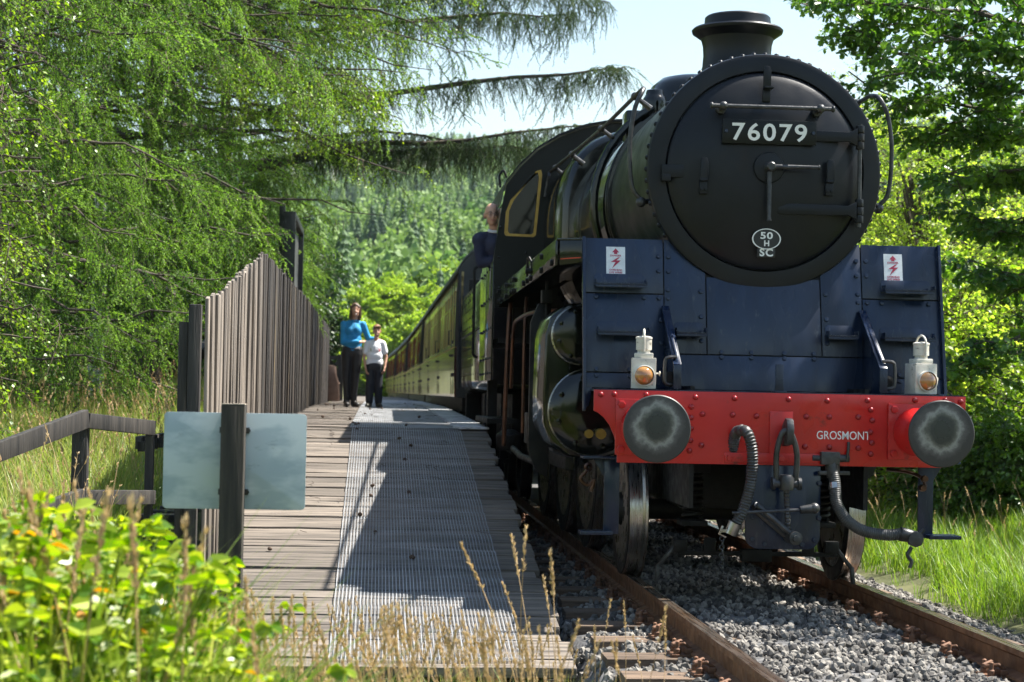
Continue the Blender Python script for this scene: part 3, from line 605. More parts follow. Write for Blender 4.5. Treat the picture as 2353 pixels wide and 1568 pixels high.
# buffers
def buf_mat():
    m = bpy.data.materials.new('greasy_buffer_face'); m.use_nodes = True; t = m.node_tree; b = t.nodes['Principled BSDF']; L = t.links.new
    tc_ = N(t, 'ShaderNodeTexCoord'); mp = N(t, 'ShaderNodeMapping'); mp.inputs['Scale'].default_value = (1, 0, 1); mp.inputs['Location'].default_value = (.006, 0, -.022); L(tc_.outputs['Object'], mp.inputs[0])
    ln = N(t, 'ShaderNodeVectorMath', operation='LENGTH'); L(mp.outputs[0], ln.inputs[0]); nz = N(t, 'ShaderNodeTexNoise', Scale=16, Detail=6, Roughness=.7); L(tc_.outputs['Object'], nz.inputs['Vector'])
    ma = N(t, 'ShaderNodeMath', operation='MULTIPLY_ADD'); L(nz.outputs[0], ma.inputs[0]); ma.inputs[1].default_value = .10; L(ln.outputs['Value'], ma.inputs[2])
    c = ramp_node(t, ma.outputs[0], [(0, (.05, .055, .055)), (.12, (.045, .048, .05)), (.145, (.10, .10, .095)), (.17, (.25, .25, .235)), (.195, (.10, .095, .09)), (.225, (.05, .047, .046))]); L(c, b.inputs['Base Color'])
    rr = ramp_node(t, ma.outputs[0], [(0, (.22,)*3), (.15, (.3,)*3), (.18, (.6,)*3), (.24, (.5,)*3)]); L(rr, b.inputs['Roughness']); b.inputs['Metallic'].default_value = .55
    bp = N(t, 'ShaderNodeBump', Strength=.25, Distance=.004); L(nz.outputs[0], bp.inputs['Height']); L(bp.outputs[0], b.inputs['Normal']); return m
m_buf = buf_mat()
for s in (-1, 1):
    bo = MB().box(-.185, .185, -.02, 0, -.175, .175).lathe([(.155, -.02), (.15, -.05), (.115, -.1), (.10, -.14), (.10, -.33), (.108, -.335), (.108, -.36), (.07, -.362), (.07, -.50)], (0, 0, 0), 'y', 32)
    b_ = part(bo, 'buffer', m_red, None, .004, loc=(s*.87, 0, 1.055))
    hd = MB().lathe([(.06, -.49), (.12, -.505), (.198, -.512), (.2045, -.518), (.2045, -.528), (.198, -.535), (.15, -.5385), (.08, -.541), (.0005, -.542)], (0, 0, 0), 'y', 64); part(hd, 'buffer_head', m_buf, b_)
    for x in (-.15, .15):
        for z in (-.14, .14): mk('bolt', blt, m_red, b_, loc=(x, -.02, z), rot=(math.pi/2, 0, 0), scale=1.35)
# vacuum pipe (ribbed hose) and steam heating hose
def ribbed(path, r, pitch, amp):
    P = smooth_path(path, 10); out = []; rr = []; acc = 0
    for i in range(len(P)-1):
        L_ = (P[i+1]-P[i]).length; k = max(1, int(L_/(pitch/4)))
        for j in range(k):
            out.append(P[i].lerp(P[i+1], j/k)); rr.append(r+amp*math.sin(2*math.pi*(acc+L_*j/k)/pitch))
        acc += L_
    return MB().tube(out, rr, 14)
vp = part(ribbed([(-.30, .05, .86), (-.30, -.02, 1.0), (-.285, -.09, 1.045), (-.245, -.16, 1.03), (-.215, -.17, .90), (-.22, -.15, .72), (-.255, -.12, .56), (-.30, -.10, .46)], .034, .018, .0035), 'vacuum_hose', m_rubber)
part(MB().tube([(-.30, -.10, .47), (-.33, -.09, .40)], [.045, .04], 12).box(-.40, -.26, -.11, -.07, .41, .43).tube([(-.38, -.10, .45), (-.40, -.10, .40), (-.36, -.10, .38)], .01, 6), 'hose_coupling', m_steel, vp)
ch = MB()
for i in range(8): ch.lathe([(.014, -.004), (.018, 0), (.014, .004), (.010, 0)], (-.385+.006*(i % 2), -.10, .37-.026*i), 'x' if i % 2 else 'y', 8, closed=True)
part(ch, 'chain', m_dsteel, vp)
st = part(ribbed([(.335, -.02, .80), (.34, -.05, .72), (.345, -.08, .60), (.40, -.12, .50), (.50, -.14, .435), (.64, -.15, .412), (.74, -.15, .42)], .036, .012, .0015), 'steam_heating_hose', m_rubber)
mb = MB().box(.25, .37, -.05, .05, .84, .92).tube([(.33, 0, .86), (.335, -.02, .76)], [.05, .042], 14).tube([(.20, 0, .88), (.44, 0, .88)], .025, 10).tube([(.42, -.02, .86), (.43, -.02, .95), (.43, -.02, .985)], .010, 8).box(.24, .44, -.03, .0, .775, .80)
part(mb, 'steam_cock', m_dsteel, st, .006)
mb = MB().tube([(.73, -.15, .42), (.83, -.15, .40)], [.046, .04], 12).lathe([(.05, -.20), (.05, -.14), (.0005, -.14)], (.82, 0, .39), 'y', 8).tube([(.84, -.16, .41), (.88, -.16, .45)], .012, 6).tube(smooth_path([(.80, -.17, .34), (.775, -.17, .29), (.80, -.17, .25), (.79, -.17, .21)], 4), .013, 6); part(mb, 'hose_coupling', m_dsteel, st, .003)
part(MB().tube([(.336, -.045, .725), (.338, -.055, .69)], .0405, 14), 'hose_clip', m_steel, st)
# draw hook and screw coupling
cp = MB().prism([(-.06, .96), (.02, .95), (.02, 1.08), (-.03, 1.11), (-.07, 1.13), (-.12, 1.12), (-.145, 1.07), (-.14, 1.0), (-.11, .96), (-.11, 1.03), (-.09, 1.06), (-.06, 1.04)], (.0, -.04, 0), (0, 1, 0), (0, 0, 1), (1, 0, 0), .045); hk = part(cp, 'draw_hook', m_dsteel, None, .008)
part(MB().tube(smooth_path([(-.05, -.12, .73), (-.055, -.13, .90), (-.03, -.14, 1.02), (.0, -.145, 1.05), (.04, -.14, 1.02), (.075, -.13, .90), (.07, -.12, .73)], 5), .0185, 10), 'shackle', m_dsteel, hk)
mb = MB().tube([(-.075, -.12, .72), (.10, -.12, .72)], .026, 12).tube([(-.08, -.12, .72), (-.06, -.12, .72)], .04, 12).tube([(.085, -.12, .72), (.105, -.12, .72)], .04, 12).lathe([(.045, .68), (.05, .70), (.05, .755), (.04, .775)], (.012, -.12, 0), 'z', 14)
P = []; R2 = []
for i in range(40): z = .70-.31*i/39; P.append((.012+.02*i/39, -.115, z)); R2.append(.018+.003*math.sin(i*2.2))
mb.tube(P, R2, 10); part(mb, 'coupling_screw', m_dsteel, hk)
mb = MB().tube([(-.33, -.14, .535), (.12, -.13, .56)], .010, 8).tube([(.10, -.13, .558), (.19, -.13, .57)], [.024, .03], 12).ell((.19, -.13, .57), .035, .035, .035); part(mb, 'tommy_bar', m_dsteel, hk)
mb = MB().tube([(-.17, -.11, .585), (.06, -.14, .395)], .02, 8).tube([(-.17, -.05, .55), (.06, -.05, .365)], .02, 8).tube([(-.17, -.11, .585), (-.18, -.08, .57), (-.17, -.05, .55)], .02, 8).tube([(.06, -.20, .385), (.06, -.02, .385)], .042, 14).tube([(.06, -.225, .385), (.06, -.20, .385)], .022, 8); part(mb, 'coupling_link', m_dsteel, hk, .002)
# pony truck, guard plate
rr_ = []
for cx_, cz_, a0 in ((.155, .385, -90), (-.155, .385, 180)):
    rr_ += [(cx_+.085*math.cos(math.radians(a0+a)), cz_+.085*math.sin(math.radians(a0+a))) for a in range(0, 91, 15)]
gp = part(MB().prism([(.24, .84), (-.24, .84)]+[rr_[i] for i in range(7, 14)]+[rr_[i] for i in range(7)], (.025, .02, 0), (1, 0, 0), (0, 0, 1), (0, 1, 0), .016), 'guard_plate', m_plate, None, .003)
for x, z in ((-.19, .36), (-.11, .33), (.13, .33), (.21, .36), (.235, .5), (.235, .72), (-.19, .5)): mk('bolt', blt, m_plate, gp, loc=(x+.02, .02, z), rot=(math.pi/2, 0, 0), scale=.9)
def wheel_mesh(R_, spokes):
    mb = MB().lathe([(R_*.82, -.06), (R_*.86, -.065), (R_, -.065), (R_-.003, .0), (R_-.001, .03), (R_+.028, .045), (R_+.03, .062), (R_+.012, .07), (R_*.86, .07), (R_*.82, .05)], (0, 0, 0), 'x', 48, closed=True)
    mb.lathe([(.0005, -.09), (.10, -.09), (.12, -.06), (.12, .06), (.0005, .07)], (0, 0, 0), 'x', 24)
    for k in range(spokes):
        t = 2*math.pi*k/spokes; c_, s_ = math.cos(t), math.sin(t); mb.bar((0, .1*c_, .1*s_), (0, R_*.85*c_, R_*.85*s_), .055, .045, up=(1, 0, 0))
    return mb.mesh('wheel', 0, 30)
m_tyre = mat('bright_tyre_steel', (.62, .60, .57), .3, 1, (.42, .38, .34), scale=6, stretch=(20, 1, 1), rvar=.08)
m_wheel = m_under
def tyre_mesh(R_): return MB().lathe([(R_+.0008, -.060), (R_+.0018, -.055), (R_-.001, .0), (R_+.001, .03), (R_+.0292, .0455), (R_+.0305, .062)], (0, 0, 0), 'x', 64).mesh('tyre', 0, 40)
pw, pt = wheel_mesh(.457, 10), tyre_mesh(.457)
for s in (-1, 1):
    wo = mk('wheel', pw, m_wheel, loco, loc=(s*.755, 1.42, .4575), rot=(0, 0, 0 if s < 0 else math.pi)); mk('tyre', pt, m_tyre, wo)
part(MB().tube([(-.75, 1.42, .4575), (.75, 1.42, .4575)], .075, 14), 'axle', m_under)
for s in (-1, 1):
    P = [(s*.43+.062*math.cos(t*.5), .72+.062*math.sin(t*.5), .44+.30*t/88) for t in range(89)]; part(MB().tube(P, .014, 6), 'coil_spring', m_under)
    part(MB().box(s*.43-.09, s*.43+.09, .63, .81, .395, .43), 'spring_seat', m_under, None, .004); part(MB().box(s*.43-.1, s*.43+.1, .62, .82, .75, .85), 'spring_cap', m_under, None, .004); part(MB().box(s*.33-.04, s*.33+.04, .6, .62, .22, .32), 'stop_block', m_under, None, .004)
    gi = MB().bar((s*.50, .72, .24), (s*.56, .72, .235), .02, .05, up=(0, 0, 1)).bar((s*.55, .72, .25), (s*.655, .72, .12), .05, .022, up=(0, 0, 1)).bar((s*.655, .72, .13), (s*.668, .72, .015), .05, .022, up=(1, 0, 0)); part(gi, 'guard_iron', m_dsteel, None, .003)
part(MB().box(-.52, .56, .70, .74, .195, .225).box(-.10, .10, .66, .76, .16, .24).box(-.56, -.47, .68, .74, .22, .30).box(.47, .56, .68, .74, .22, .30), 'truck_stretcher', m_under, None, .004)
part(MB().box(-.5, .5, .85, 2.3, .5, .8), 'pony_truck_frame', m_under, None, .02)
# footsteps below the beam
for s, x in ((-1, -1.03), (1, 1.03)):
    mb = MB().box(x-.05, x+.05, .30, .318, .36, .84).box(min(x, x+s*.21), max(x, x+s*.21), .20, .36, .36, .385).prism([(0, 0), (.12, 0), (0, .2)], (x, .318, .84), (s, 0, 0), (0, 0, -1), (0, 1, 0), .012).box(min(x-.05*s, x+s*.20), max(x-.05*s, x+s*.20), .2, .36, .845, .86)
    part(mb, 'footstep', m_plate, None, .004)
mb = MB().lathe([(.018, -.02), (.03, 0), (.018, .02), (.008, 0)], (-1.16, .5, .78), 'y', 12, closed=True).tube(smooth_path([(-1.17, .5, .76), (-1.21, .5, .70), (-1.16, .5, .66), (-1.12, .5, .70), (-1.14, .5, .62)], 4), .012, 6); part(mb, 'drain_pipe', m_copper)
mb = MB().tube(smooth_path([(.80, .4, .80), (.90, .3, .79), (.97, .22, .76), (1.0, .2, .70)], 4), .012, 6).lathe([(.02, .18), (.024, .22), (.0005, .24)], (.99, 0, .75), 'y', 10).lathe([(.02, .18), (.024, .22), (.0005, .24)], (.98, 0, .69), 'y', 10); part(mb, 'drain_pipe', m_copper)
# cylinders and valve chests
for s in (-1, 1):
    cy = MB(); 
    out = []
    for a in range(40, 181, 10): out.append((1.115+.215*math.cos(math.radians(a)), 1.663+.215*math.sin(math.radians(a))))
    outl = [(1.10-.02, 1.895), (1.25, 1.875), (1.36, 1.79), (1.395, 1.66), (1.40, 1.45), (1.405, 1.25), (1.40, 1.05), (1.34, .90), (1.22, .825), (1.06, .80), (.85, .85), (.62, 1.0), (.60, 1.85)]
    cyo = part(cy.prism([(x, z) for x, z in outl], (0, 1.18, 0), (s, 0, 0), (0, 0, 1), (0, 1, 0), .85), 'cylinder_casing', m_gloss, None, .03, seg=3)
    part(MB().lathe([(.20, 1.20), (.20, 1.06), (.185, 1.045), (.15, 1.035), (.07, 1.03), (.07, .99), (.0005, .985)], (s*1.155, 0, 1.66), 'y', 40), 'valve_cover', m_gloss, cyo)
    part(MB().lathe([(.298, 1.20), (.298, 1.10), (.28, 1.08), (.22, 1.06), (.10, 1.05), (.0005, 1.05)], (s*1.07, 0, 1.135), 'y', 48), 'cylinder_cover', m_gloss, cyo)
    for k in range(8):
        t = 2*math.pi*k/8+.3; mk('bolt', blt, m_gloss, cyo, loc=(s*1.07+.245*math.cos(t), 1.07, 1.135+.245*math.sin(t)), rot=(math.pi/2, 0, 0), scale=1.1)
        mk('bolt', blt, m_gloss, cyo, loc=(s*1.155+.165*math.cos(t), 1.04, 1.66+.165*math.sin(t)), rot=(math.pi/2, 0, 0), scale=.9)
    part(MB().lathe([(.299, 1.13), (.304, 1.135), (.304, 1.17), (.299, 1.175)], (s*1.07, 0, 1.135), 'y', 48), 'cladding_ring', m_steel, cyo)
    part(MB().lathe([(.201, 1.10), (.207, 1.105), (.207, 1.15), (.201, 1.155)], (s*1.155, 0, 1.66), 'y', 40), 'cladding_ring', m_steel, cyo)
    part(MB().tube([(s*1.02, 1.06, .99), (s*1.02, .98, .985)], .036, 14).tube([(s*1.10, 1.06, .985), (s*1.10, 1.0, .985)], .03, 14), 'relief_valve', m_brass, cyo)
    part(MB().prism([(.0, 1.95), (.10, 1.95), (.16, 1.80), (.16, .82), (.10, .66), (0, .60)], (s*1.22, 2.62, 0), (s, 0, 0), (0, 0, 1), (0, 1, 0), .05), 'motion_bracket', m_under, None, .012)
    part(MB().box(s*1.07-.05, s*1.07+.05, 2.05, 3.2, 1.27, 1.33).box(s*1.07-.05, s*1.07+.05, 2.05, 3.2, .93, .98), 'slide_bar', m_dsteel, None, .004)
    part(MB().box(min(s*1.08, s*1.16), max(s*1.08, s*1.16), 2.9, 5.4, .80, .92), 'connecting_rod', m_dsteel, None, .01)
dw, dt_ = wheel_mesh(.80, 15), tyre_mesh(.80)
for y in (3.62, 5.40, 7.35):
    for s in (-1, 1):
        wo = mk('wheel', dw, m_wheel, loco, loc=(s*.755, y, .8005), rot=(.2*y, 0, 0 if s < 0 else math.pi)); mk('tyre', dt_, m_tyre, wo)
    part(MB().tube([(-.75, y, .8), (.75, y, .8)], .1, 12), 'axle', m_under)
for s in (-1, 1): part(MB().box(min(s*.93, s*1.0), max(s*.93, s*1.0), 3.5, 7.5, .63, .74), 'coupling_rod', m_dsteel, None, .01)
part(MB().box(-.5, .5, 2.4, 8.8, .6, 1.9), 'ashpan_and_frame', m_under, None, .03)
# pipes by the cab
part(MB().tube(smooth_path([(-1.28, 6.1, 2.12), (-1.30, 6.05, 1.9), (-1.32, 6.0, 1.3), (-1.33, 6.0, .75)], 4), .022, 8), 'injector_pipe', m_copper)
part(MB().tube(smooth_path([(-1.22, 5.0, 2.12), (-1.24, 4.9, 1.7), (-1.24, 4.9, .9)], 4), .016, 8), 'injector_pipe', m_copper)
part(MB().tube(smooth_path([(-1.05, 3.3, 1.93), (-1.24, 3.6, 1.93), (-1.31, 4.6, 1.91), (-1.33, 5.0, 1.82), (-1.33, 5.2, 1.3)], 5), .017, 8), 'oil_pipe', m_copper)
mb = MB().box(-1.30, -1.22, 2.55, 2.67, 1.95, 2.05).tube([(-1.26, 2.6, 2.12), (-1.26, 2.6, 1.6)], .012, 6).tube([(-1.38, 2.6, 2.26), (-1.40, 2.62, 2.30), (-1.40, 2.75, 2.30), (-1.40, 2.76, 2.16)], .010, 6).tube([(-1.42, 2.7, 2.2), (-1.37, 2.7, 2.2)], .022, 10); part(mb, 'lubricator', m_under, None, .004)
part(MB().box(-1.34, -1.22, 3.2, 3.5, .85, 1.1).tube([(-1.3, 2.9, .72), (-1.32, 4.0, .72), (-1.3, 5.2, .75)], .03, 8).lathe([(.12, 0), (.13, .15), (.06, .2), (.0005, .21)], (-1.26, 6.3, .7), 'z', 16), 'injector', m_under, None, .01)
# cab
cabh = [(1.40, 2.10), (1.42, 2.58), (1.37, 2.95), (1.345, 3.12), (1.305, 3.32), (1.17, 3.50), (1.0, 3.67), (.78, 3.81), (.53, 3.91), (.27, 3.965), (0, 3.985)]
cabo = cabh+[(-x, z) for x, z in cabh[-2::-1]]
def win(s): return [(s*x, z) for x, z in ((1.285, 2.86), (1.27, 2.835), (1.05, 2.83), (1.03, 2.85), (.985, 3.40), (.995, 3.45), (1.03, 3.44), (1.235, 3.16), (1.275, 3.06))]
cab = part(sheet(MB(), cabo, [win(-1), win(1)], (0, 6.66, 0), (1, 0, 0), (0, 0, 1), (0, 1, 0), .02), 'cab_front', mat('satin_black_cab_paint', (.003, .0035, .003), .3, 0, (.006, .007, .006), scale=3, spec=.2))
for s in (-1, 1):
    w_ = win(s); cx_ = sum(p[0] for p in w_)/9; cz_ = sum(p[1] for p in w_)/9
    o2 = [(cx_+(x-cx_)*1.14+.012*math.copysign(1, x-cx_), cz_+(z-cz_)*1.06+.008*math.copysign(1, z-cz_)) for x, z in w_]
    fr = part(sheet(MB(), o2, [w_], (0, 6.645, 0), (1, 0, 0), (0, 0, 1), (0, 1, 0), .014), 'window_frame', m_brass, cab)
    part(MB().prism(w_, (0, 6.668, 0), (1, 0, 0), (0, 0, 1), (0, 1, 0), .004), 'window_pane', m_glassd, cab)
    for k in range(9): mk('rivet', rv, m_brass, fr, loc=((w_[k][0]+o2[k][0])/2, 6.645, (w_[k][1]+o2[k][1])/2), rot=(math.pi/2, 0, 0), scale=.5)
    for x, z in ((1.36, 2.3), (1.37, 2.6), (1.36, 2.9), (1.1, 2.65), (.98, 2.6)): mk('rivet', rv, m_gloss, cab, loc=(s*x, 6.66, z), rot=(math.pi/2, 0, 0))
    # side sheet with window opening
    yz = [(6.67, 1.38), (6.67, 2.58), (6.67, 3.12), (8.75, 3.12), (8.75, 2.6), (8.75, 1.38)]
    mb = sheet(MB(), [(6.67, 2.56), (8.75, 2.56), (8.75, 3.13), (6.67, 3.13)], [[(7.0, 2.62), (8.45, 2.62), (8.45, 3.08), (7.0, 3.08)]], (s*(1.418+.132*2.56), 0, .0), (0, 1, 0), (-s*.132, 0, 1), (-s, 0, 0), .016)
    mb.box(s*1.418-.008, s*1.418+.008, 6.67, 8.75, 1.38, 2.56); sd = part(mb, 'cab_side', m_gloss, None, .003)
    for z in (1.45, 1.6, 1.9, 2.2, 2.5):
        for y in (6.75, 7.1, 7.5, 8.0, 8.5): mk('rivet', rv, m_gloss, sd, loc=(s*1.426, y, z), rot=(0, s*math.pi/2, 0))
    part(MB().tube(smooth_path([(s*1.44, 8.85, 2.66), (s*1.49, 8.85, 2.62), (s*1.49, 8.85, 2.5), (s*1.49, 8.85, 1.8), (s*1.49, 8.85, 1.68), (s*1.44, 8.85, 1.64)], 4), .016, 8), 'cab_handrail', m_under)
    part(MB().box(s*1.3-.15, s*1.3+.15, 6.7, 8.8, .95, 1.0).box(s*1.30-.05, s*1.30+.05, 8.3, 8.5, .5, 1.4), 'cab_step', m_under)
rf = MB(); roofp = [q for q in cabo if q[1] > 3.1]; k = len(roofp)
vs = [(x*1.012, y, z+dz_) for y in (6.58, 9.15) for dz_ in (.006, .028) for x, z in roofp]
fs = [(i, i+1, 2*k+i+1, 2*k+i) for i in range(k-1)]+[(k+i, 3*k+i, 3*k+i+1, k+i+1) for i in range(k-1)]+[(i, k+i, k+i+1, i+1) for i in range(k-1)]+[(2*k+i, 2*k+i+1, 3*k+i+1, 3*k+i) for i in range(k-1)]+[(0, 2*k, 3*k, k), (k-1, 2*k-1, 4*k-1, 3*k-1)]
part(rf.add(vs, fs), 'cab_roof', m_smoke)
part(MB().box(-1.36, 1.36, 6.68, 8.9, 1.75, 1.8).box(-1.2, 1.2, 6.9, 7.0, 1.8, 3.2), 'cab_floor', m_under)
part(MB().tube(smooth_path([(-1.36, 6.75, 3.30), (-1.37, 6.75, 3.42), (-1.33, 6.75, 3.47), (-1.30, 6.75, 3.40)], 4), .012, 6), 'lifting_eye', m_under)
# ------------------------------------------------------------------ oil lamps on the footplate
m_lampw = mat('chipped_white_lamp_paint', (.50, .47, .40), .5, 0, (.64, .61, .54), scale=16, bump=.2, bscale=30, dirt=((.12, .10, .075), 22, .60))
m_amber = mat('amber_bullseye_glass', (.42, .20, .05), .08, 0, (.25, .12, .05), scale=10, coat=1)
def oil_lamp(x, y, z, rz, lab):
    t = thing('oil_lamp', lab, 'lamp', (x, y, z), rz, 'oil lamps on the locomotive front'); t.scale = (1.14, 1.14, 1.12)
    MB().box(-.068, .068, -.062, .062, .004, .178).obj('body', m_lampw, t, .004); MB().box(-.052, .052, -.045, .045, .1785, .206).obj('collar', m_lampw, t, .006)
    MB().lathe([(.036, .204), (.036, .222), (.044, .224), (.044, .284), (.047, .287), (.047, .296), (.03, .302), (.0005, .304)], axis='z', n=24).obj('cowl', m_lampw, t)
    MB().tube(smooth_path([(.0, -.052, .215), (.0, -.054, .30), (.0, -.022, .335), (.0, .022, .335), (.0, .054, .30), (.0, .052, .215)], 4), .006, 8).obj('handle', m_lampw, t)
    b = MB().lathe([(.060, -.060), (.060, -.078), (.054, -.081), (.054, -.062)], (.004, 0, .078), 'y', 28, closed=True).obj('lens_rim', m_lampw, t)
    MB().lathe([(.054, -.066), (.05, -.082), (.036, -.098), (.018, -.106), (.0005, -.108)], (0, 0, .078), 'y', 28).obj('lens', m_amber, t)
    MB().tube([(.06, -.02, .09), (.085, -.02, .09)], .006, 6).lathe([(.012, -.004), (.016, 0), (.012, .004)], (.09, -.02, .09), 'x', 8, closed=True).obj('side_ring', m_lampw, t)
    return t
oil_lamp(-.862, .13, 1.292, -.12, 'white oil lamp with amber lens standing over the buffer nearest the platform')
oil_lamp(.935, .13, 1.292, .22, 'white oil lamp with amber lens standing over the buffer beside the grass verge')
# ------------------------------------------------------------------ tender
tender = thing('tender', 'riveted black tender coupled behind the locomotive cab', 'tender', (0, 9.5, 0))
tp = [(1.10, 1.24), (1.20, 1.265), (1.262, 1.33), (1.28, 1.42), (1.28, 2.62), (1.25, 2.70), (1.10, 2.74)]
tp = tp+[(-x, z) for x, z in tp[::-1]]
ts = MB().prism(tp, (0, 0, 0), (1, 0, 0), (0, 0, 1), (0, 1, 0), 6.7).obj('tank', m_gloss, tender, .01)
for r_i, z in enumerate((1.50, 1.62, 1.74, 1.86, 1.98, 2.16, 2.28, 2.40, 2.52, 2.62)):
    for y in np.arange(.5, 6.6, .55): mk('rivet', rv, m_under, ts, loc=(-1.28, y+.1*(r_i % 2), z), rot=(0, -math.pi/2, 0), scale=(1.25, 1.25, .35))
MB().box(-1.2835, -1.279, .1, 6.6, 2.045, 2.075).obj('seam', m_under, tender)
MB().box(-.95, .95, 1.6, 5.2, 2.7, 3.05).obj('coal_bunker', m_under, tender, .1); MB().box(-1.2, 1.2, 6.35, 6.45, 2.7, 2.95).obj('bulkhead', m_under, tender, .02)
MB().box(-1.25, 1.25, -.35, .25, 1.35, 2.55).obj('cab_shelter', m_under, tender, .02)
MB().box(-.98, -.94, .2, 6.4, .55, 1.25).box(.94, .98, .2, 6.4, .55, 1.25).box(-.95, .95, .3, 6.4, .8, 1.24).box(-1.2, 1.2, 6.55, 6.7, .85, 1.24).obj('frame', m_under, tender)
MB().box(-1.28, -1.0, .0, .25, .45, .5).box(-1.12, -1.05, .05, .15, .45, 1.3).box(-1.26, -1.18, .9, 1.2, .85, 1.24).obj('footstep', m_under, tender)
for y in (1.1, 3.2, 5.3):
    for s in (-1, 1): mk('wheel', pw, m_wheel, tender, loc=(s*.755, y, .4575), rot=(0, 0, 0 if s < 0 else math.pi))
# ------------------------------------------------------------------ coaches
m_cream = mat('cream_coach_paint', (.60, .44, .17), .2, 0, (.64, .48, .2), scale=2, coat=.5, rvar=.05)
m_crim = mat('maroon_coach_paint', (.13, .02, .014), .2, 0, (.16, .026, .018), scale=2, coat=.6, rvar=.05, bump=.04, bscale=2)
m_roof = mat('grey_coach_roof', (.07, .07, .075), .7, 0, (.11, .11, .11), scale=3)
m_cglass = mat('coach_window_glass', (.03, .035, .03), .06, 0, spec=.8)
m_cblack = mat('black_coach_end', (.010, .011, .013), .45, 0, (.02, .02, .022), scale=3, rvar=.1)
Lc = 19.7
def coach(upper, lab):
    t = thing('passenger_coach', lab, 'coach', (0, 0, 0), 0, 'coaches of the train')
    ends = [(1.38, 1.18), (1.40, 1.6), (1.40, 2.2), (1.38, 2.9), (1.345, 3.2), (1.25, 3.36), (1.1, 3.5), (.85, 3.64), (.55, 3.74), (0, 3.79)]
    prof_ = ends+[(-x, z) for x, z in ends[-2::-1]]
    for y, nm in ((0, 'end_wall'), (Lc-.04, 'end_wall')): MB().prism(prof_, (0, y, 0), (1, 0, 0), (0, 0, 1), (0, 1, 0), .04).obj(nm, m_cblack, t)
    g_ = MB().box(-.45, .45, -.32, 0, 1.3, 3.35).box(-.52, -.45, -.2, 0, 1.25, 3.4).box(.45, .52, -.2, 0, 1.25, 3.4); g_.bar((-1.32, -.02, 2.2), (-.62, -.02, 3.62), .05, .03, up=(0, -1, 0)); g_.tube([(-1.34, -.03, 1.3), (-1.34, -.03, 3.1)], .03, 8); g_.obj('gangway', m_cblack, t)
    rp = [q for q in prof_ if q[1] >= 3.2]; k = len(rp)
    vs = [(x*1.008, y, z+d) for y in (-.02, Lc+.02) for d in (0, .03) for x, z in rp]
    fs = [(i, i+1, 2*k+i+1, 2*k+i) for i in range(k-1)]+[(k+i, 3*k+i, 3*k+i+1, k+i+1) for i in range(k-1)]+[(i, k+i, k+i+1, i+1) for i in range(k-1)]+[(2*k+i, 2*k+i+1, 3*k+i+1, 3*k+i) for i in range(k-1)]+[(0, 2*k, 3*k, k), (k-1, 2*k-1, 4*k-1, 3*k-1)]
    MB().add(vs, fs).obj('roof', m_roof, t)
    MB().box(-1.372, -1.352, 0, Lc, 3.15, 3.19).box(1.352, 1.372, 0, Lc, 3.15, 3.19).obj('gutter', m_cblack, t)
    MB().box(-1.25, 1.25, .2, Lc-.2, .95, 1.17).box(-1.0, 1.0, 6, 13, .55, .95).obj('underframe', m_under, t)
    wins = []; doors = [.75, 6.9, 12.9, Lc-.75]
    for a, b in ((1.45, 6.3), (7.5, 12.3), (13.5, Lc-1.45)):
        n_ = 4; w_ = (b-a)/n_
        wins += [(a+w_*i+.09, a+w_*(i+1)-.09, 2.06, 2.98) for i in range(n_)]
    dwin = [(d-.25, d+.25, 2.10, 2.96) for d in doors]
    for s in (-1, 1):
        if s > 0:
            MB().box(1.36, 1.40, 0, Lc, 1.18, 3.16).obj('side_wall', m_crim, t); continue
        lower = MB(); lower.prism([(1.362, 1.18), (1.385, 1.18), (1.402, 1.5), (1.402, 1.955), (1.362, 1.955)], (0, 0, 0), (-1, 0, 0), (0, 0, 1), (0, 1, 0), Lc); lo_ = lower.obj('side_panel', m_crim, t)
        up_ = sheet(MB(), [(0, 1.97), (Lc, 1.97), (Lc, 3.155), (0, 3.155)], [[(a+.02, z0), (b-.02, z0), (b, z0+.02), (b, z1-.02), (b-.02, z1), (a+.02, z1), (a, z1-.02), (a, z0+.02)] for a, b, z0, z1 in wins+dwin], (-1.402, 0, 0), (0, 1, 0), (.03, 0, 1), (1, 0, 0), .04).obj('window_panel', upper, t)
        MB().box(-1.404, -1.36, 0, Lc, 1.955, 1.970).obj('lining', mat('yellow_lining', (.5, .33, .03), .4), t)
        for a, b, z0, z1 in wins+dwin:
            xo = 1.402-.03*(z0+.45)+.026
            p = MB().prism([(a-.02, z0-.02), (b+.02, z0-.02), (b+.02, z1+.02), (a-.02, z1+.02)], (-1.402+.022, 0, 0), (0, 1, 0), (.03, 0, 1), (1, 0, 0), .006).obj('window', m_cglass, t)
            fr = sheet(MB(), [(a, z0), (b, z0), (b, z1), (a, z1)], [[(a+.025, z0+.025), (b-.025, z0+.025), (b-.025, z1-.27), (a+.025, z1-.27)], [(a+.025, z1-.245), (b-.025, z1-.245), (b-.025, z1-.025), (a+.025, z1-.025)]], (-1.402+.008, 0, 0), (0, 1, 0), (.03, 0, 1), (1, 0, 0), .014).obj('window_frame', upper, p)
        for d in doors:
            e = MB()
            for q in (d-.36, d+.36): e.box(-1.4035, -1.395, q-.006, q+.006, 1.22, 3.05)
            dd = e.obj('door_gap', m_cblack, t)
            MB().box(-1.44, -1.40, d+.26, d+.31, 1.83, 1.87).obj('door_handle', m_cblack, dd); MB().tube([(-1.40, d+.2, 2.02), (-1.45, d+.2, 2.02), (-1.45, d+.2, 2.25), (-1.40, d+.2, 2.25)], .012, 6).obj('grab_handle', m_cblack, dd)
            for z_ in (1.5, 2.02): MB().box(-1.43, -1.40, d-.40, d-.30, z_, z_+.06).obj('hinge', m_cblack, dd)
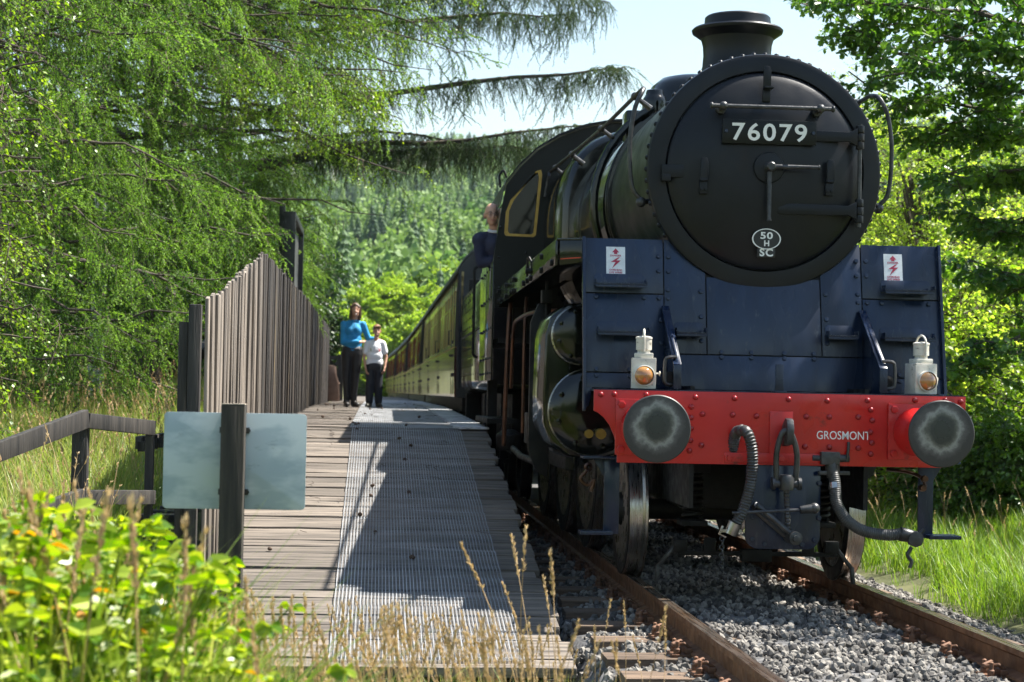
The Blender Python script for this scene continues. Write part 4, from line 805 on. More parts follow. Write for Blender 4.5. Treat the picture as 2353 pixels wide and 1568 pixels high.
    for y0 in (2.6, Lc-5.2):
        b_ = MB().box(-1.1, 1.1, y0, y0+2.6, .55, .75).box(-1.05, -.95, y0-.4, y0+3, .3, .7).box(.95, 1.05, y0-.4, y0+3, .3, .7).obj('bogie', m_under, t)
        for yy_ in (y0, y0+2.6):
            for s in (-1, 1): mk('wheel', pw, m_wheel, b_, loc=(s*.755, yy_, .4575), rot=(0, 0, 0 if s < 0 else math.pi))
    MB().box(-1.32, -1.05, .9, 2.0, .72, .76).box(-1.3, -1.0, 7, 8.2, .6, 1.0).box(-1.3, -1.0, 10, 11.6, .6, 1.0).box(-1.35, -1.3, 4, 4.3, .75, .98).obj('footboard', m_under, t)
    return t
c1 = coach(m_cream, 'cream and maroon passenger coach coupled directly behind the tender')
c2 = coach(mat('maroon_upper_paint', (.17, .022, .015), .2, 0, (.2, .03, .02), scale=2, coat=.5), 'maroon passenger coach, second behind the tender')
y0 = 17.3; place = []
for i, c in enumerate((c1, c2, None, None)):
    if c is None: c = copy_tree(c2, None); c['label'] = ('maroon passenger coach, third behind the tender', 'farthest maroon passenger coach at the tail of the visible train')[i-2]
    y1 = y0+Lc; a, b = float(tc(y0)), float(tc(y1)); c.location = (a+(.06 if i == 0 else 0), y0, 0); c.rotation_euler = (0, 0, -math.atan2(b-a-(.06 if i == 0 else 0), Lc)); y0 = y1+.55
# ------------------------------------------------------------------ people
def remeshed(mb, name, voxel, iters=3, smooth=.5):
    me = mb.mesh(name, 0, 0); o = bpy.data.objects.new(name, me); C.objects.link(o)
    r = o.modifiers.new('r', 'REMESH'); r.mode = 'VOXEL'; r.voxel_size = voxel; r.use_smooth_shade = True
    s = o.modifiers.new('s', 'SMOOTH'); s.factor = smooth; s.iterations = iters
    out = bpy.data.meshes.new_from_object(o.evaluated_get(bpy.context.evaluated_depsgraph_get())); bpy.data.objects.remove(o); bpy.data.meshes.remove(me)
    out.polygons.foreach_set('use_smooth', [True]*len(out.polygons)); return out
m_skin = mat('skin', (.50, .27, .18), .5, 0, (.55, .31, .21), scale=12)
m_eyew = mat('eye_white', (.7, .68, .65), .3); m_eyed = mat('eye_dark', (.02, .015, .012), .2); m_lip = mat('lips', (.38, .12, .10), .45); m_teeth = mat('teeth', (.75, .72, .66), .35)
def hand(mb, wrist, d, palm_n, L=.17, curl=.35, side=1):
    """palm and five fingers; d = pointing direction, palm_n = way the palm faces"""
    d = Vector(d).normalized(); n = Vector(palm_n); n = (n-d*n.dot(d)).normalized(); x = d.cross(n)*side; w = Vector(wrist)
    for t in (-.5, 0, .5): mb.cap(w+x*t*.035, w+d*L*.42+x*t*.05, .014, .013, 8)
    for i, (o, l) in enumerate(((-.033, .40), (-.011, .46), (.011, .44), (.032, .34))):
        a = w+d*L*.45+x*o; b = a+(d+n*curl*.5).normalized()*L*l*.5; c = b+(d+n*curl*1.7).normalized()*L*l*.5; mb.cap(a, b, .0088, .0082, 8); mb.cap(b, c, .0082, .0068, 8)
    a = w+d*L*.14-x*.026; b = a+(d*.6-x*.8+n*.25).normalized()*L*.26; mb.cap(a, b, .0105, .009, 8); mb.cap(b, b+(d*.95-x*.2+n*.35).normalized()*L*.2, .009, .0075, 8)
def head(mb, c, s, turn):
    """skull, jaw, nose, ears, neck stub; returns frame"""
    R_ = Matrix.Rotation(turn, 3, 'Z'); c = Vector(c); P = lambda x, y, z: c+R_ @ Vector((x*s, y*s, z*s))
    mb.ell(P(0, .012, .03), .074*s, .092*s, .088*s, 16, 12, rot=R_); mb.ell(P(0, -.018, -.045), .056*s, .066*s, .066*s, 14, 10, rot=R_); mb.ell(P(0, -.045, -.085), .030*s, .030*s, .022*s, 10, 8, rot=R_)
    mb.cap(P(0, -.082, .01), P(0, -.104, -.026), .008*s, .0125*s, 8)
    for t in (-1, 1): mb.ell(P(t*.076, .012, -.005), .010*s, .020*s, .030*s, 8, 8, rot=R_); mb.ell(P(t*.034, -.066, -.03), .022*s, .016*s, .02*s, 8, 8, rot=R_)
    return P, R_
def face(t, P, s, R_, smile=True, brow=(.12, .07, .04)):
    m_brow = mat('brow_%d' % int(brow[0]*100), brow, .8)
    for q in (-1, 1):
        MB().ell(P(q*.030, -.076, .004), .0105*s, .006*s, .0048*s, 10, 8).obj('eye', m_eyew, t); MB().ell(P(q*.030, -.082, .004), .0052*s, .004*s, .0045*s, 8, 6).obj('pupil', m_eyed, t)
        MB().tube([P(q*.045, -.076, .020), P(q*.032, -.084, .026), P(q*.016, -.084, .022)], [.003*s, .0042*s, .003*s], 6).obj('eyebrow', m_brow, t)
    MB().tube([P(-.024, -.073, -.054), P(-.012, -.082, -.060), P(0, -.085, -.062), P(.012, -.082, -.060), P(.024, -.073, -.054)], [.0025*s, .005*s, .0055*s, .005*s, .0025*s], 8).obj('mouth', m_lip, t)
    if smile: MB().tube([P(-.017, -.081, -.055), P(0, -.0885, -.0585), P(.017, -.081, -.055)], [.002*s, .0042*s, .002*s], 6).obj('teeth', m_teeth, t)
# --- woman
WX, WY = -2.945, 18.25; W0 = Vector((0, 0, 0))
wo = thing('person', 'smiling woman in a blue fleece and black trousers standing on the platform', 'person', (WX, WY, float(dz(WY))+.006)); wo.scale = (.94, 1, 1)
b = MB(); P, R_ = head(b, (.035, -.02, 1.555), 1.0, .10)
b.cap((.02, .012, 1.36), (.032, .0, 1.50), .055, .05); b.cap((-.11, .03, 1.31), (.12, .03, 1.31), .042, .042)
b.ell((0, .02, 1.22), .155, .10, .17); b.ell((0, .02, 1.02), .135, .095, .16); b.ell((0, .02, .88), .155, .11, .12)
LG = [((-.085, .01, .86), (-.095, -.01, .47), (-.085, .03, .085)), ((.075, .01, .86), (.055, .0, .47), (.035, .05, .085))]
for h_, k_, a_ in LG: b.cap(h_, k_, .092, .058); b.cap(k_, a_, .056, .038); b.cap(a_, Vector(a_)+Vector((.0, -.02, -.04)), .033, .026)
AR = [((-.165, .02, 1.335), (-.165, -.045, 1.035), (.12, -.135, 1.045)), ((.17, .02, 1.335), (.27, .09, 1.10), (.43, .03, 1.10))]
for s_, e_, w_ in AR: b.cap(s_, e_, .050, .042); b.cap(e_, w_, .040, .027)
hand(b, AR[0][2], (1, -.05, .12), (.1, .5, -.8), .17, .30, -1); hand(b, AR[1][2], (.55, -.75, -.10), (0, 0, -1), .16, .5, 1)
mk('body', remeshed(b, 'body', .0075, 3), m_skin, wo); face(wo, P, 1.0, R_)
f_ = MB(); f_.ell((0, .02, 1.235), .165, .12, .16); f_.ell((-.06, -.055, 1.235), .075, .06, .075); f_.ell((.07, -.055, 1.235), .075, .06, .075); f_.ell((0, .02, 1.05), .165, .122, .20); f_.cap((-.05, .02, .90), (.05, .02, .90), .125, .125); f_.cap((-.125, .03, 1.325), (.0, .03, 1.365), .058, .066); f_.cap((.02, .03, 1.365), (.135, .03, 1.325), .066, .058)
for s_, e_, w_ in AR: f_.cap(s_, e_, .058, .050); f_.cap(e_, Vector(e_).lerp(Vector(w_), .93), .050, .037)
for k in range(10): t_ = 2*math.pi*k/10; t2 = 2*math.pi*(k+1)/10; f_.cap((.02+.062*math.cos(t_), .015+.058*math.sin(t_), 1.405+.012*math.sin(t_)), (.02+.062*math.cos(t2), .015+.058*math.sin(t2), 1.405+.012*math.sin(t2)), .017, .017, 6)
m_fleece = mat('blue_fleece', (.012, .20, .42), .75, 0, (.02, .27, .52), scale=7, bump=.5, bscale=18)
fo = mk('fleece', remeshed(f_, 'fleece', .010, 9), m_fleece, wo); MB().tube([(.02, -.072, 1.40), (.02, -.115, 1.33), (.02, -.135, 1.29)], .004, 6).obj('zip', mat('dark_zip', (.02, .03, .05), .4), fo)
t_ = MB(); t_.cap((-.06, .02, .90), (.06, .02, .90), .125, .125)
for h_, k_, a_ in LG: t_.cap(h_, k_, .108, .068); t_.cap(k_, (a_[0], a_[1], a_[2]+.03), .066, .056)
m_trs = mat('black_trousers', (.008, .008, .010), .5, 0, (.016, .016, .018), scale=9, bump=.6, bscale=14); mk('trousers', remeshed(t_, 'trousers', .011, 3), m_trs, wo)
m_boot = mat('black_boots', (.012, .011, .010), .45, 0, (.03, .027, .024), scale=20)
def shoe(t, a, tw, m_, L=.20): 
    a = Vector(a); d = Vector((math.sin(tw), -math.cos(tw), 0)); q = MB().cap(a+Vector((0, .02, -.038)), a+d*L*.66+Vector((0, 0, -.048)), .052, .040).cap(a+Vector((0, 0, .05)), a+Vector((0, .005, -.02)), .058, .058); q.cap(a+Vector((0, .04, -.066)), a+d*L*.72+Vector((0, 0, -.066)), .028, .026); mk('shoe', remeshed(q, 'shoe', .009, 2), m_, t)
shoe(wo, LG[0][2], .1, m_boot); shoe(wo, LG[1][2], .55, m_boot)
m_hairb = mat('brown_hair', (.055, .030, .016), .45, 0, (.13, .075, .04), scale=3, stretch=(30, 30, 2), bump=.6, bscale=4)
h_ = MB(); h_.ell(P(0, .028, .045), .086, .096, .088)
for t in (-1, 1):
    h_.cap(P(t*.070, .0, .06), P(t*.082, .005, -.09), .026, .030); h_.cap(P(t*.082, .005, -.09), P(t*.072, -.005, -.145), .030, .018)
h_.cap(P(0, .07, .04), P(0, .075, -.12), .06, .05); h_.cap(P(-.045, .06, 0), P(-.05, .06, -.13), .045, .035); h_.cap(P(.045, .06, 0), P(.05, .06, -.13), .045, .035); h_.cap(P(-.01, -.055, .098), P(.055, -.052, .06), .02, .014); h_.cap(P(-.01, -.055, .098), P(-.062, -.045, .05), .02, .014)
mk('hair', remeshed(h_, 'hair', .007, 2), m_hairb, wo)
# --- boy
BX, BY = -2.585, 18.05
bo_ = thing('person', 'boy in a white t-shirt and dark trousers standing in front of the woman', 'person', (BX, BY, float(dz(BY))+.006)); bo_.scale = (.86, .92, 1)
b = MB(); P, R_ = head(b, (.03, -.02, 1.222), .94, .12); b.cap((.012, .01, 1.06), (.025, 0, 1.17), .043, .042); b.cap((-.11, .015, 1.025), (.12, .015, 1.025), .034, .034)
b.ell((0, .01, .92), .125, .085, .15); b.ell((0, .01, .74), .12, .085, .14)
BL = [((-.075, .01, .66), (-.085, 0, .37), (-.085, .02, .075)), ((.075, .01, .66), (.08, .01, .37), (.085, .02, .075))]
for a1, a2, a3 in BL: b.cap(a1, a2, .072, .05); b.cap(a2, a3, .048, .034); b.cap(a3, Vector(a3)+Vector((0, -.05, -.04)), .028, .022)
BA = [((-.15, .01, 1.03), (-.198, .02, .80), (-.165, -.06, .63)), ((.155, .01, 1.03), (.212, .02, .81), (.19, -.05, .64))]
for a1, a2, a3 in BA: b.cap(a1, a2, .038, .031); b.cap(a2, a3, .030, .021)
hand(b, BA[0][2], (.25, -.25, -.95), (.9, .2, 0), .14, .7, 1); hand(b, BA[1][2], (-.25, -.25, -.95), (-.9, .2, 0), .14, .7, -1)
mk('body', remeshed(b, 'body', .0072, 3), m_skin, bo_); face(bo_, P, .94, R_, True, (.16, .09, .05))
s_ = MB(); s_.ell((0, .01, .92), .148, .105, .16); s_.cap((-.06, .01, .72), (.06, .01, .72), .108, .108); s_.cap((-.05, .01, .82), (.05, .01, .82), .112, .112); s_.cap((-.12, .012, 1.03), (.0, .012, 1.05), .046, .05); s_.cap((.0, .012, 1.05), (.13, .012, 1.03), .05, .046)
for a1, a2, a3 in BA: s_.cap(a1, Vector(a1).lerp(Vector(a2), .60), .050, .056)
m_tee = mat('white_t_shirt', (.72, .72, .75), .8, 0, (.80, .80, .82), scale=5, bump=.8, bscale=9); te = mk('t_shirt', remeshed(s_, 't_shirt', .009, 8), m_tee, bo_)
MB().prism([(-.024, .03), (.024, .03), (.024, -.005), (0, -.036), (-.024, -.005)], (.085, -.113, .925), (1, .35, 0), (0, .15, 1), (0, -1, 0), .004).obj('badge', mat('red_badge', (.45, .02, .04), .6, 0, (.65, .62, .62), scale=40, lo=.5, hi=.55), te)
MB().prism([(-.012, -.02), (.012, -.02), (.006, .0), (.015, .018), (-.015, .018), (-.006, 0)], (-.075, -.113, .925), (1, -.35, 0), (0, .15, 1), (0, -1, 0), .004).obj('badge', mat('yellow_badge', (.10, .22, .03), .6, 0, (.5, .33, .02), scale=50, lo=.45, hi=.55), te)
t_ = MB(); t_.cap((-.05, .01, .68), (.05, .01, .68), .112, .112)
for a1, a2, a3 in BL: t_.cap(a1, a2, .09, .078); t_.cap(a2, (a3[0], a3[1], a3[2]+.035), .078, .074)
mk('trousers', remeshed(t_, 'trousers', .011, 3), mat('navy_trousers', (.008, .010, .016), .75, 0, (.016, .018, .026), scale=8, bump=.8, bscale=12), bo_)
m_boot2 = mat('grey_green_boots', (.03, .032, .022), .6, 0, (.06, .055, .04), scale=18)
shoe(bo_, BL[0][2], -.35, m_boot2, .18); shoe(bo_, BL[1][2], .35, m_boot2, .18)
h_ = MB(); h_.ell(P(0, .022, .05), .079, .092, .076); h_.cap(P(-.05, -.055, .075), P(.05, -.058, .075), .022, .024); h_.cap(P(-.042, .055, .0), P(.042, .055, 0), .036, .036); h_.cap(P(-.02, -.065, .055), P(.035, -.066, .05), .014, .014)
mk('hair', remeshed(h_, 'hair', .007, 2), mat('ginger_brown_hair', (.12, .055, .02), .5, 0, (.26, .13, .05), scale=4, stretch=(25, 25, 4), bump=.6, bscale=5), bo_)
# --- driver leaning from the cab
dv = thing('person', 'bald bespectacled driver in a navy jacket leaning out of the cab window', 'person', (-1.12, 7.72, 1.8))
b = MB(); hc = at(1131, 494, 7.5)-Vector(dv.location); P, R_ = head(b, tuple(hc), 1.03, .08)
b.cap(hc+Vector((.07, .08, -.23)), hc+Vector((.015, .02, -.08)), .06, .055); sh = [hc+Vector((-.12, .05, -.26)), hc+Vector((.26, .12, -.22))]; hp = Vector((.08, .12, .82))
b.cap(sh[0], sh[1], .065, .065); b.cap((sh[0]+sh[1])/2+Vector((0, 0, -.08)), hp+Vector((0, 0, .08)), .15, .14); b.cap(hp+Vector((-.06, 0, 0)), hp+Vector((.06, 0, 0)), .13, .13)
for t in (-1, 1): b.cap(hp+Vector((t*.09, 0, -.05)), (t*.1+.1, .05, .44), .085, .06); b.cap((t*.1+.1, .05, .44), (t*.1+.1, .08, .08), .058, .042); b.cap((t*.1+.1, .08, .06), (t*.1+.1, -.06, .03), .04, .03)
el = hc+Vector((-.10, .02, -.50)); wr = el+Vector((.22, -.12, .02)); b.cap(sh[0], el, .052, .045); b.cap(el, wr, .042, .03); hand(b, wr, (.95, -.2, -.1), (0, 0, -1), .18, .4, -1)
e2 = sh[1]+Vector((.05, .02, -.28)); w2 = e2+Vector((-.12, -.2, .0)); b.cap(sh[1], e2, .05, .045); b.cap(e2, w2, .042, .03); hand(b, w2, (-.6, -.7, -.1), (0, 0, -1), .18, .5, 1)
mk('body', remeshed(b, 'body', .0085, 3), m_skin, dv); face(dv, P, 1.03, R_, False, (.22, .18, .15))
j_ = MB(); j_.cap(sh[0], sh[1], .085, .085); j_.cap((sh[0]+sh[1])/2+Vector((0, 0, -.07)), hp+Vector((0, 0, .1)), .175, .165); j_.cap(sh[0], el, .075, .062); j_.cap(el, el.lerp(wr, .9), .06, .045); j_.cap(sh[1], e2, .07, .06); j_.cap(e2, e2.lerp(w2, .9), .058, .045)
m_navy = mat('navy_work_jacket', (.010, .013, .035), .8, 0, (.018, .022, .055), scale=7, bump=.8, bscale=12); mk('jacket', remeshed(j_, 'jacket', .012, 3), m_navy, dv)
q = MB().cap(hp+Vector((-.06, 0, 0)), hp+Vector((.06, 0, 0)), .145, .145)
for t in (-1, 1): q.cap(hp+Vector((t*.09, 0, -.05)), (t*.1+.1, .05, .44), .10, .075); q.cap((t*.1+.1, .05, .44), (t*.1+.1, .08, .12), .072, .06)
mk('trousers', remeshed(q, 'trousers', .014, 3), m_navy, dv)
for t in (-1, 1): shoe(dv, (t*.1+.1, .08, .085), 0, m_boot)
q = MB(); c0 = hc+Vector((.04, .03, -.165))
for k in range(10): a1, a2 = 2*math.pi*k/10, 2*math.pi*(k+1)/10; q.cap(c0+Vector((.07*math.cos(a1), .065*math.sin(a1), .015*math.sin(a1))), c0+Vector((.07*math.cos(a2), .065*math.sin(a2), .015*math.sin(a2))), .018, .018, 6)
mk('shirt_collar', remeshed(q, 'shirt_collar', .008, 2), mat('white_shirt', (.6, .6, .62), .8), dv)
gl = MB()
for t in (-1, 1): gl.tube([P(t*.031+.021*math.cos(k*math.pi/6), -.094, .002+.016*math.sin(k*math.pi/6)) for k in range(13)], .0018, 5); gl.tube([P(t*.052, -.092, .004), P(t*.076, .0, .006)], .0016, 5)
gl.tube([P(-.010, -.096, .004), P(.010, -.096, .004)], .0018, 5).obj('spectacles', m_dsteel, dv)
q = MB().cap(P(-.07, .03, .0), P(-.06, .07, -.01), .022, .03).cap(P(.07, .03, .0), P(.06, .07, -.01), .022, .03).cap(P(-.05, .085, .0), P(.05, .085, .0), .03, .03); mk('hair', remeshed(q, 'hair', .008, 2), mat('grey_hair', (.25, .23, .21), .7), dv)
# ------------------------------------------------------------------ back of a notice on its post
sg = thing('sign', 'grey metal sign seen from behind on a square timber post', 'sign', (at(538, 930, -4).x, -4, -.35))
m_post = mat('dark_stained_post', (.018, .015, .011), .8, 0, (.05, .042, .03), scale=2, stretch=(16, 16, 1), bump=.6, bscale=3)
zt_ = at(538, 930, -4).z+.35
MB().box(-.047, .047, -.05, .05, -.3, zt_).obj('post', m_post, sg, .006); MB().box(-.0465, .0465, -.0495, .0495, zt_+.0005, zt_+.004).obj('sawn_top', mat('sawn_wood', (.35, .28, .22), .85, 0, (.5, .42, .34), scale=20), sg)
x0, x1 = at(379, 948, -3.93).x-sg.location.x, at(701, 1170, -3.93).x-sg.location.x; z0, z1 = at(538, 1170, -3.93).z+.35, at(538, 949, -3.93).z+.35
rc = .018; pl = []
for cx_, cz_, a0 in ((x1-rc, z1-rc, 0), (x0+rc, z1-rc, 90), (x0+rc, z0+rc, 180), (x1-rc, z0+rc, 270)): pl += [(cx_+rc*math.cos(math.radians(a0+a)), cz_+rc*math.sin(math.radians(a0+a))) for a in range(0, 91, 15)]
m_sign = mat('weathered_grey_sign_back', (.33, .40, .43), .42, .1, (.48, .54, .55), scale=2.2, detail=5, stretch=(1.2, 1, 2.6), rvar=.12, lo=.45, hi=.55, dirt=((.20, .24, .25), 3, .62))
MB().prism(pl, (0, .055, 0), (1, 0, 0), (0, 0, 1), (0, 1, 0), .004).obj('panel', m_sign, sg, .0012)
for z in (z0+.07, z1-.07): MB().box(-.06, .06, .0505, .0548, z-.012, z+.012).obj('bracket', m_dsteel, sg); MB().tube([(.058, .03, z), (.058, .052, z)], .008, 6).obj('bolt', m_dsteel, sg)
# ------------------------------------------------------------------ notice board behind the fence
nbx = thing('notice_board', 'black framed notice board standing above the fence, seen edge-on', 'notice board', (-3.95, 17.0, .5))
m_blk = mat('black_frame_paint', (.012, .012, .013), .45, 0, (.02, .02, .02), scale=6)
a_, b_, c_ = 0, 3.2, 2.18
MB().box(-.10, .10, a_, a_+.12, c_-.0, 3.5).box(-.10, .10, b_-.12, b_, c_, 3.5).box(-.10, .10, a_+.121, b_-.121, c_, c_+.1).box(-.10, .10, a_+.121, b_-.121, 3.4, 3.5).obj('frame', m_blk, nbx, .006)
MB().box(-.02, .02, a_+.1, b_-.1, c_+.1, 3.4).obj('panel', mat('notice_panel', (.05, .05, .05), .5, 0, (.08, .08, .075), scale=3), nbx)
for y in (.2, 2.9): MB().box(-.16, -.072, y-.05, y+.05, -.3, 3.6).obj('post', m_blk, nbx, .006)
# ------------------------------------------------------------------ timber handrail left of the ramp
hf = thing('handrail', 'dark timber handrail with square posts in the meadow left of the ramp', 'handrail', (-4.2, 1.0, .2))
o_ = Vector(hf.location); W = lambda px, py, Y: at(px, py, Y)-o_
mb_ = lambda nm, a, b, wx, wz: MB().bar(a, b, wx, wz).obj(nm, m_creo, hf, .006)
A1, A2 = W(187, 955, .7), W(345, 973, 1.3)
MB().box(A1.x-.05, A1.x+.05, A1.y-.05, A1.y+.05, -.9, A1.z+.0).obj('post', m_creo, hf, .006); MB().box(A2.x-.026, A2.x+.03, A2.y-.04, A2.y+.04, -.9, A2.z).obj('post', m_creo, hf, .006)
mb_('rail', W(200, 967, .64), W(352, 984, 1.22), .05, .10); mb_('rail', W(198, 962, .62), W(-40, 1052, -.35), .05, .12)
mb_('rail', W(190, 1143, .64), W(352, 1143, 1.22), .05, .095); mb_('rail', W(188, 1140, .62), W(100, 1172, .1), .05, .095)
for k_ in range(4): MB().bar(W(325+k_*14, 1015-k_*3, 1.5+k_*.12), W(325+k_*14, 1038-k_*3, 1.5+k_*.12), .05, .04, up=(0, 1, 0)).obj('stair_baluster', m_creo, hf)
mb_('stair_rail', W(318, 1018, 1.55), W(385, 1008, 2.2), .05, .09)
for k_ in range(3): MB().obox(W(372+k_*18, 1190-k_*9, 1.9+k_*.25), .30, .2, .05).obj('stair_tread', m_creo, hf, .004)
# ------------------------------------------------------------------ far end of the platform: gate, bench, marker pole
gt = thing('timber_gate', 'dark cross-braced timber gate at the far end of the fence', 'gate', (0, 34, .985)); o_ = Vector(gt.location); W = lambda px, py, Y=34: at(px, py, Y)-o_
gt.location = (at(766, 900, 34).x, 34, .985); o_ = Vector(gt.location)
for px in (752, 783): p = W(px, 815); MB().box(p.x-.07, p.x+.07, -.06, .06, -.3, p.z).obj('post', m_creo, gt, .004)
for y_ in (822, 862, 868): MB().bar(W(750, y_), W(785, y_), .06, .09).obj('bar', m_creo, gt)
MB().bar(W(754, 862, 33.95), W(782, 824, 33.95), .06, .08).obj('brace', m_creo, gt); MB().bar(W(754, 824, 34.08), W(782, 862, 34.08), .06, .08).obj('brace', m_creo, gt)
bn = thing('bench', 'brown cast bench seen end-on against the far end of the fence', 'bench', (at(763, 915, 32).x, 32, .985)); m_bn = mat('brown_bench_iron', (.14, .085, .06), .7, 0, (.2, .13, .10), scale=8)
for q in (0, 1.3):
    MB().prism([(-.16, 0), (-.16, .80), (-.10, .86), (.05, .84), (.07, .62), (.13, .45), (.15, .2), (.15, 0)], (0, q, 0), (1, 0, 0), (0, 0, 1), (0, 1, 0), .06).obj('end_frame', m_bn, bn, .01)
for q in range(4): MB().box(-.12+.07*q, -.06+.07*q, .06, 1.3, .42, .45).obj('seat_slat', m_bn, bn)
for q in range(3): MB().box(-.15, -.12, .06, 1.3, .55+.1*q, .62+.1*q).obj('back_slat', m_bn, bn)
pp = at(748, 915, 31.8); mpole = thing('marker_pole', 'slim white and yellow pole beside the bench', 'pole', (pp.x, 31.8, .985))
for i_, (z0_, z1_, m_) in enumerate(((0, .55, m_white), (.55, .75, mat('yellow_band', (.6, .38, .02), .5)), (.75, 1.1, m_white), (1.1, 1.12, m_blk))): MB().tube([(0, 0, z0_), (0, 0, z1_)], .028, 10).obj('band', m_, mpole)
# ------------------------------------------------------------------ cones and litter on the planks
cn = MB().lathe([(.0005, 0), (.010, .004), (.015, .014), (.013, .026), (.006, .036), (.0005, .038)], axis='z', n=8).mesh('larch_cone')
rc_ = random.Random(3)
for i in range(32):
    y = 3+24*rc_.random()**1.3 if i > 8 else rc_.uniform(1, 8); x = rc_.uniform(-3.4, -1.8) if y > 8 else rc_.uniform(-3.3, -2.1)
    tag(mk('larch_cone', cn, m_cone if 'm_cone' in globals() else mat('brown_cones', (.06, .035, .02), .8), None, loc=(x, y, float(dz(y))+.02), rot=(rc_.uniform(1, 2), 0, rc_.uniform(0, 6)), scale=rc_.uniform(.8, 1.3)), 'small brown larch cone lying on the platform boards', 'cone', 'cones fallen on the platform')
tw_ = MB()
for i in range(110):
    y = rc_.uniform(2, 26); x = rc_.uniform(-3.45, -1.7); a = rc_.uniform(0, 6.28); L_ = rc_.uniform(.05, .3); z = float(dz(y))+.022; tw_.tube([(x, y, z), (x+math.cos(a)*L_*.5, y+math.sin(a)*L_*.5, float(dz(y+math.sin(a)*L_*.5))+.026), (x+math.cos(a+.4)*L_, y+math.sin(a+.4)*L_, float(dz(y+math.sin(a+.4)*L_))+.022)], .002, 4)
stuff(tag(tw_.obj('twig_litter', mat('dead_twig', (.05, .035, .025), .9)), 'dead twigs scattered over the platform boards', 'litter'))
# ------------------------------------------------------------------ vegetation building blocks
rs = np.random.RandomState(5)
def unit(v): return v/np.maximum(np.linalg.norm(v, axis=-1, keepdims=True), 1e-9)
def rand_dirs(n): return unit(rs.normal(size=(n, 3)))
class Leafy:
    """collects twigs (tubes) and leaves (small polygons) quickly"""
    def __init__(s): s.V = []; s.F = []; s.M = []; s.n = 0
    def tri(s, a, b, c, m=0):
        a, b, c = map(np.atleast_2d, (a, b, c)); k = len(a); s.V.append(np.stack([a, b, c], 1).reshape(-1, 3)); s.F.append(s.n+np.arange(3*k).reshape(k, 3)); s.M.append(np.full(k, m)); s.n += 3*k
    def quad(s, a, b, c, d, m=0):
        a, b, c, d = map(np.atleast_2d, (a, b, c, d)); k = len(a); s.V.append(np.stack([a, b, c, d], 1).reshape(-1, 3)); i = s.n+4*np.arange(k)
        s.F.append(np.stack([i, i+1, i+2], 1)); s.F.append(np.stack([i, i+2, i+3], 1)); s.M.append(np.full(2*k, m)); s.n += 4*k
    def twig(s, pts, r0, r1, m=1, sides=3):
        pts = np.asarray(pts, float); k = len(pts); d = np.gradient(pts, axis=0); d = unit(d); a = unit(np.cross(d, [.3, .5, .81])); b = np.cross(d, a); r = np.linspace(r0, r1, k)[:, None]
        ring = [pts+r*(a*math.cos(t)+b*math.sin(t)) for t in np.arange(sides)*2*math.pi/sides]; V = np.stack(ring, 1).reshape(-1, 3); F = []
        for i in range(k-1):
            for j in range(sides): p, q = i*sides+j, i*sides+(j+1) % sides; F += [(p, q, q+sides), (p, q+sides, p+sides)]
        s.V.append(V); s.F.append(np.array(F)+s.n); s.M.append(np.full(len(F), m)); s.n += len(V)
    def needles(s, base, dirs, k, L, w, spread, m=0):
        """k needles at every base point, leaning around dirs"""
        B = np.repeat(base, k, 0); D = unit(np.repeat(dirs, k, 0)+spread*rand_dirs(len(B))); side = unit(np.cross(D, rand_dirs(len(B)))); ll = L*rs.uniform(.7, 1.2, (len(B), 1))
        s.tri(B+side*w/2, B-side*w/2, B+D*ll, m)
    def leaf(s, base, dirs, L, W, m=0, shape='diamond', nrm_=None, fold=0):
        base = np.atleast_2d(base); dirs = unit(np.atleast_2d(dirs)); n = len(base); up = rand_dirs(n) if nrm_ is None else nrm_; side = unit(np.cross(dirs, up)); nn = np.cross(side, dirs); L = np.broadcast_to(np.asarray(L, float).reshape(-1, 1), (n, 1)); W = np.broadcast_to(np.asarray(W, float).reshape(-1, 1), (n, 1))
        if shape == 'diamond': s.quad(base, base+dirs*L*.45+side*W/2+nn*L*.05, base+dirs*L, base+dirs*L*.45-side*W/2+nn*L*.05, m)
        elif shape == 'broad':
            for t in (1, -1): s.quad(base, base+dirs*L*.3+side*W*.5*t+nn*L*.12, base+dirs*L*.7+side*W*.38*t+nn*L*.1, base+dirs*L, m)
        elif shape == 'oak':
            for t in (1, -1):
                for u0, u1, w_ in ((.08, .34, .30), (.30, .60, .46), (.56, .86, .40)): s.quad(base+dirs*L*u0, base+dirs*L*(u0+.10)+side*W*w_*t+nn*L*.05, base+dirs*L*(u1+.03)+side*W*w_*.9*t+nn*L*.04, base+dirs*L*u1, m)
            s.tri(base+dirs*L*.8+side*W*.2, base+dirs*L*.8-side*W*.2, base+dirs*L, m)
    def mesh(s, name, mats): return fast_mesh(name, np.concatenate(s.V), np.concatenate(s.F), mats, np.concatenate(s.M))
m_bark = mat('grey_brown_bark', (.035, .028, .022), .9, 0, (.10, .08, .06), scale=5, stretch=(1, 1, .3), bump=1, bscale=14)
m_twig = mat('brown_twig', (.06, .04, .025), .85)
m_birchbark = mat('white_birch_bark', (.50, .49, .46), .7, 0, (.62, .61, .58), scale=4, stretch=(1, 1, 3), bump=.4, dirt=((.03, .028, .025), 4, .60))
m_larch = leaf_mat('larch_needles', (.03, .10, .012), (.33, .53, .075), trans=.45, rough=.5)
m_dark = leaf_mat('dark_spruce_needles', (.02, .055, .014), (.10, .18, .035), trans=.3)
m_birch = leaf_mat('birch_leaves', (.09, .18, .02), (.25, .36, .04), trans=.5, rough=.4)
m_oak = leaf_mat('oak_leaves', (.035, .10, .016), (.17, .30, .04), trans=.42, rough=.36)
m_scrub = leaf_mat('scrub_leaves', (.16, .27, .03), (.42, .52, .09), trans=.6, rough=.4)
m_bush = leaf_mat('bush_leaves', (.05, .12, .016), (.18, .29, .04), trans=.4, rough=.4)
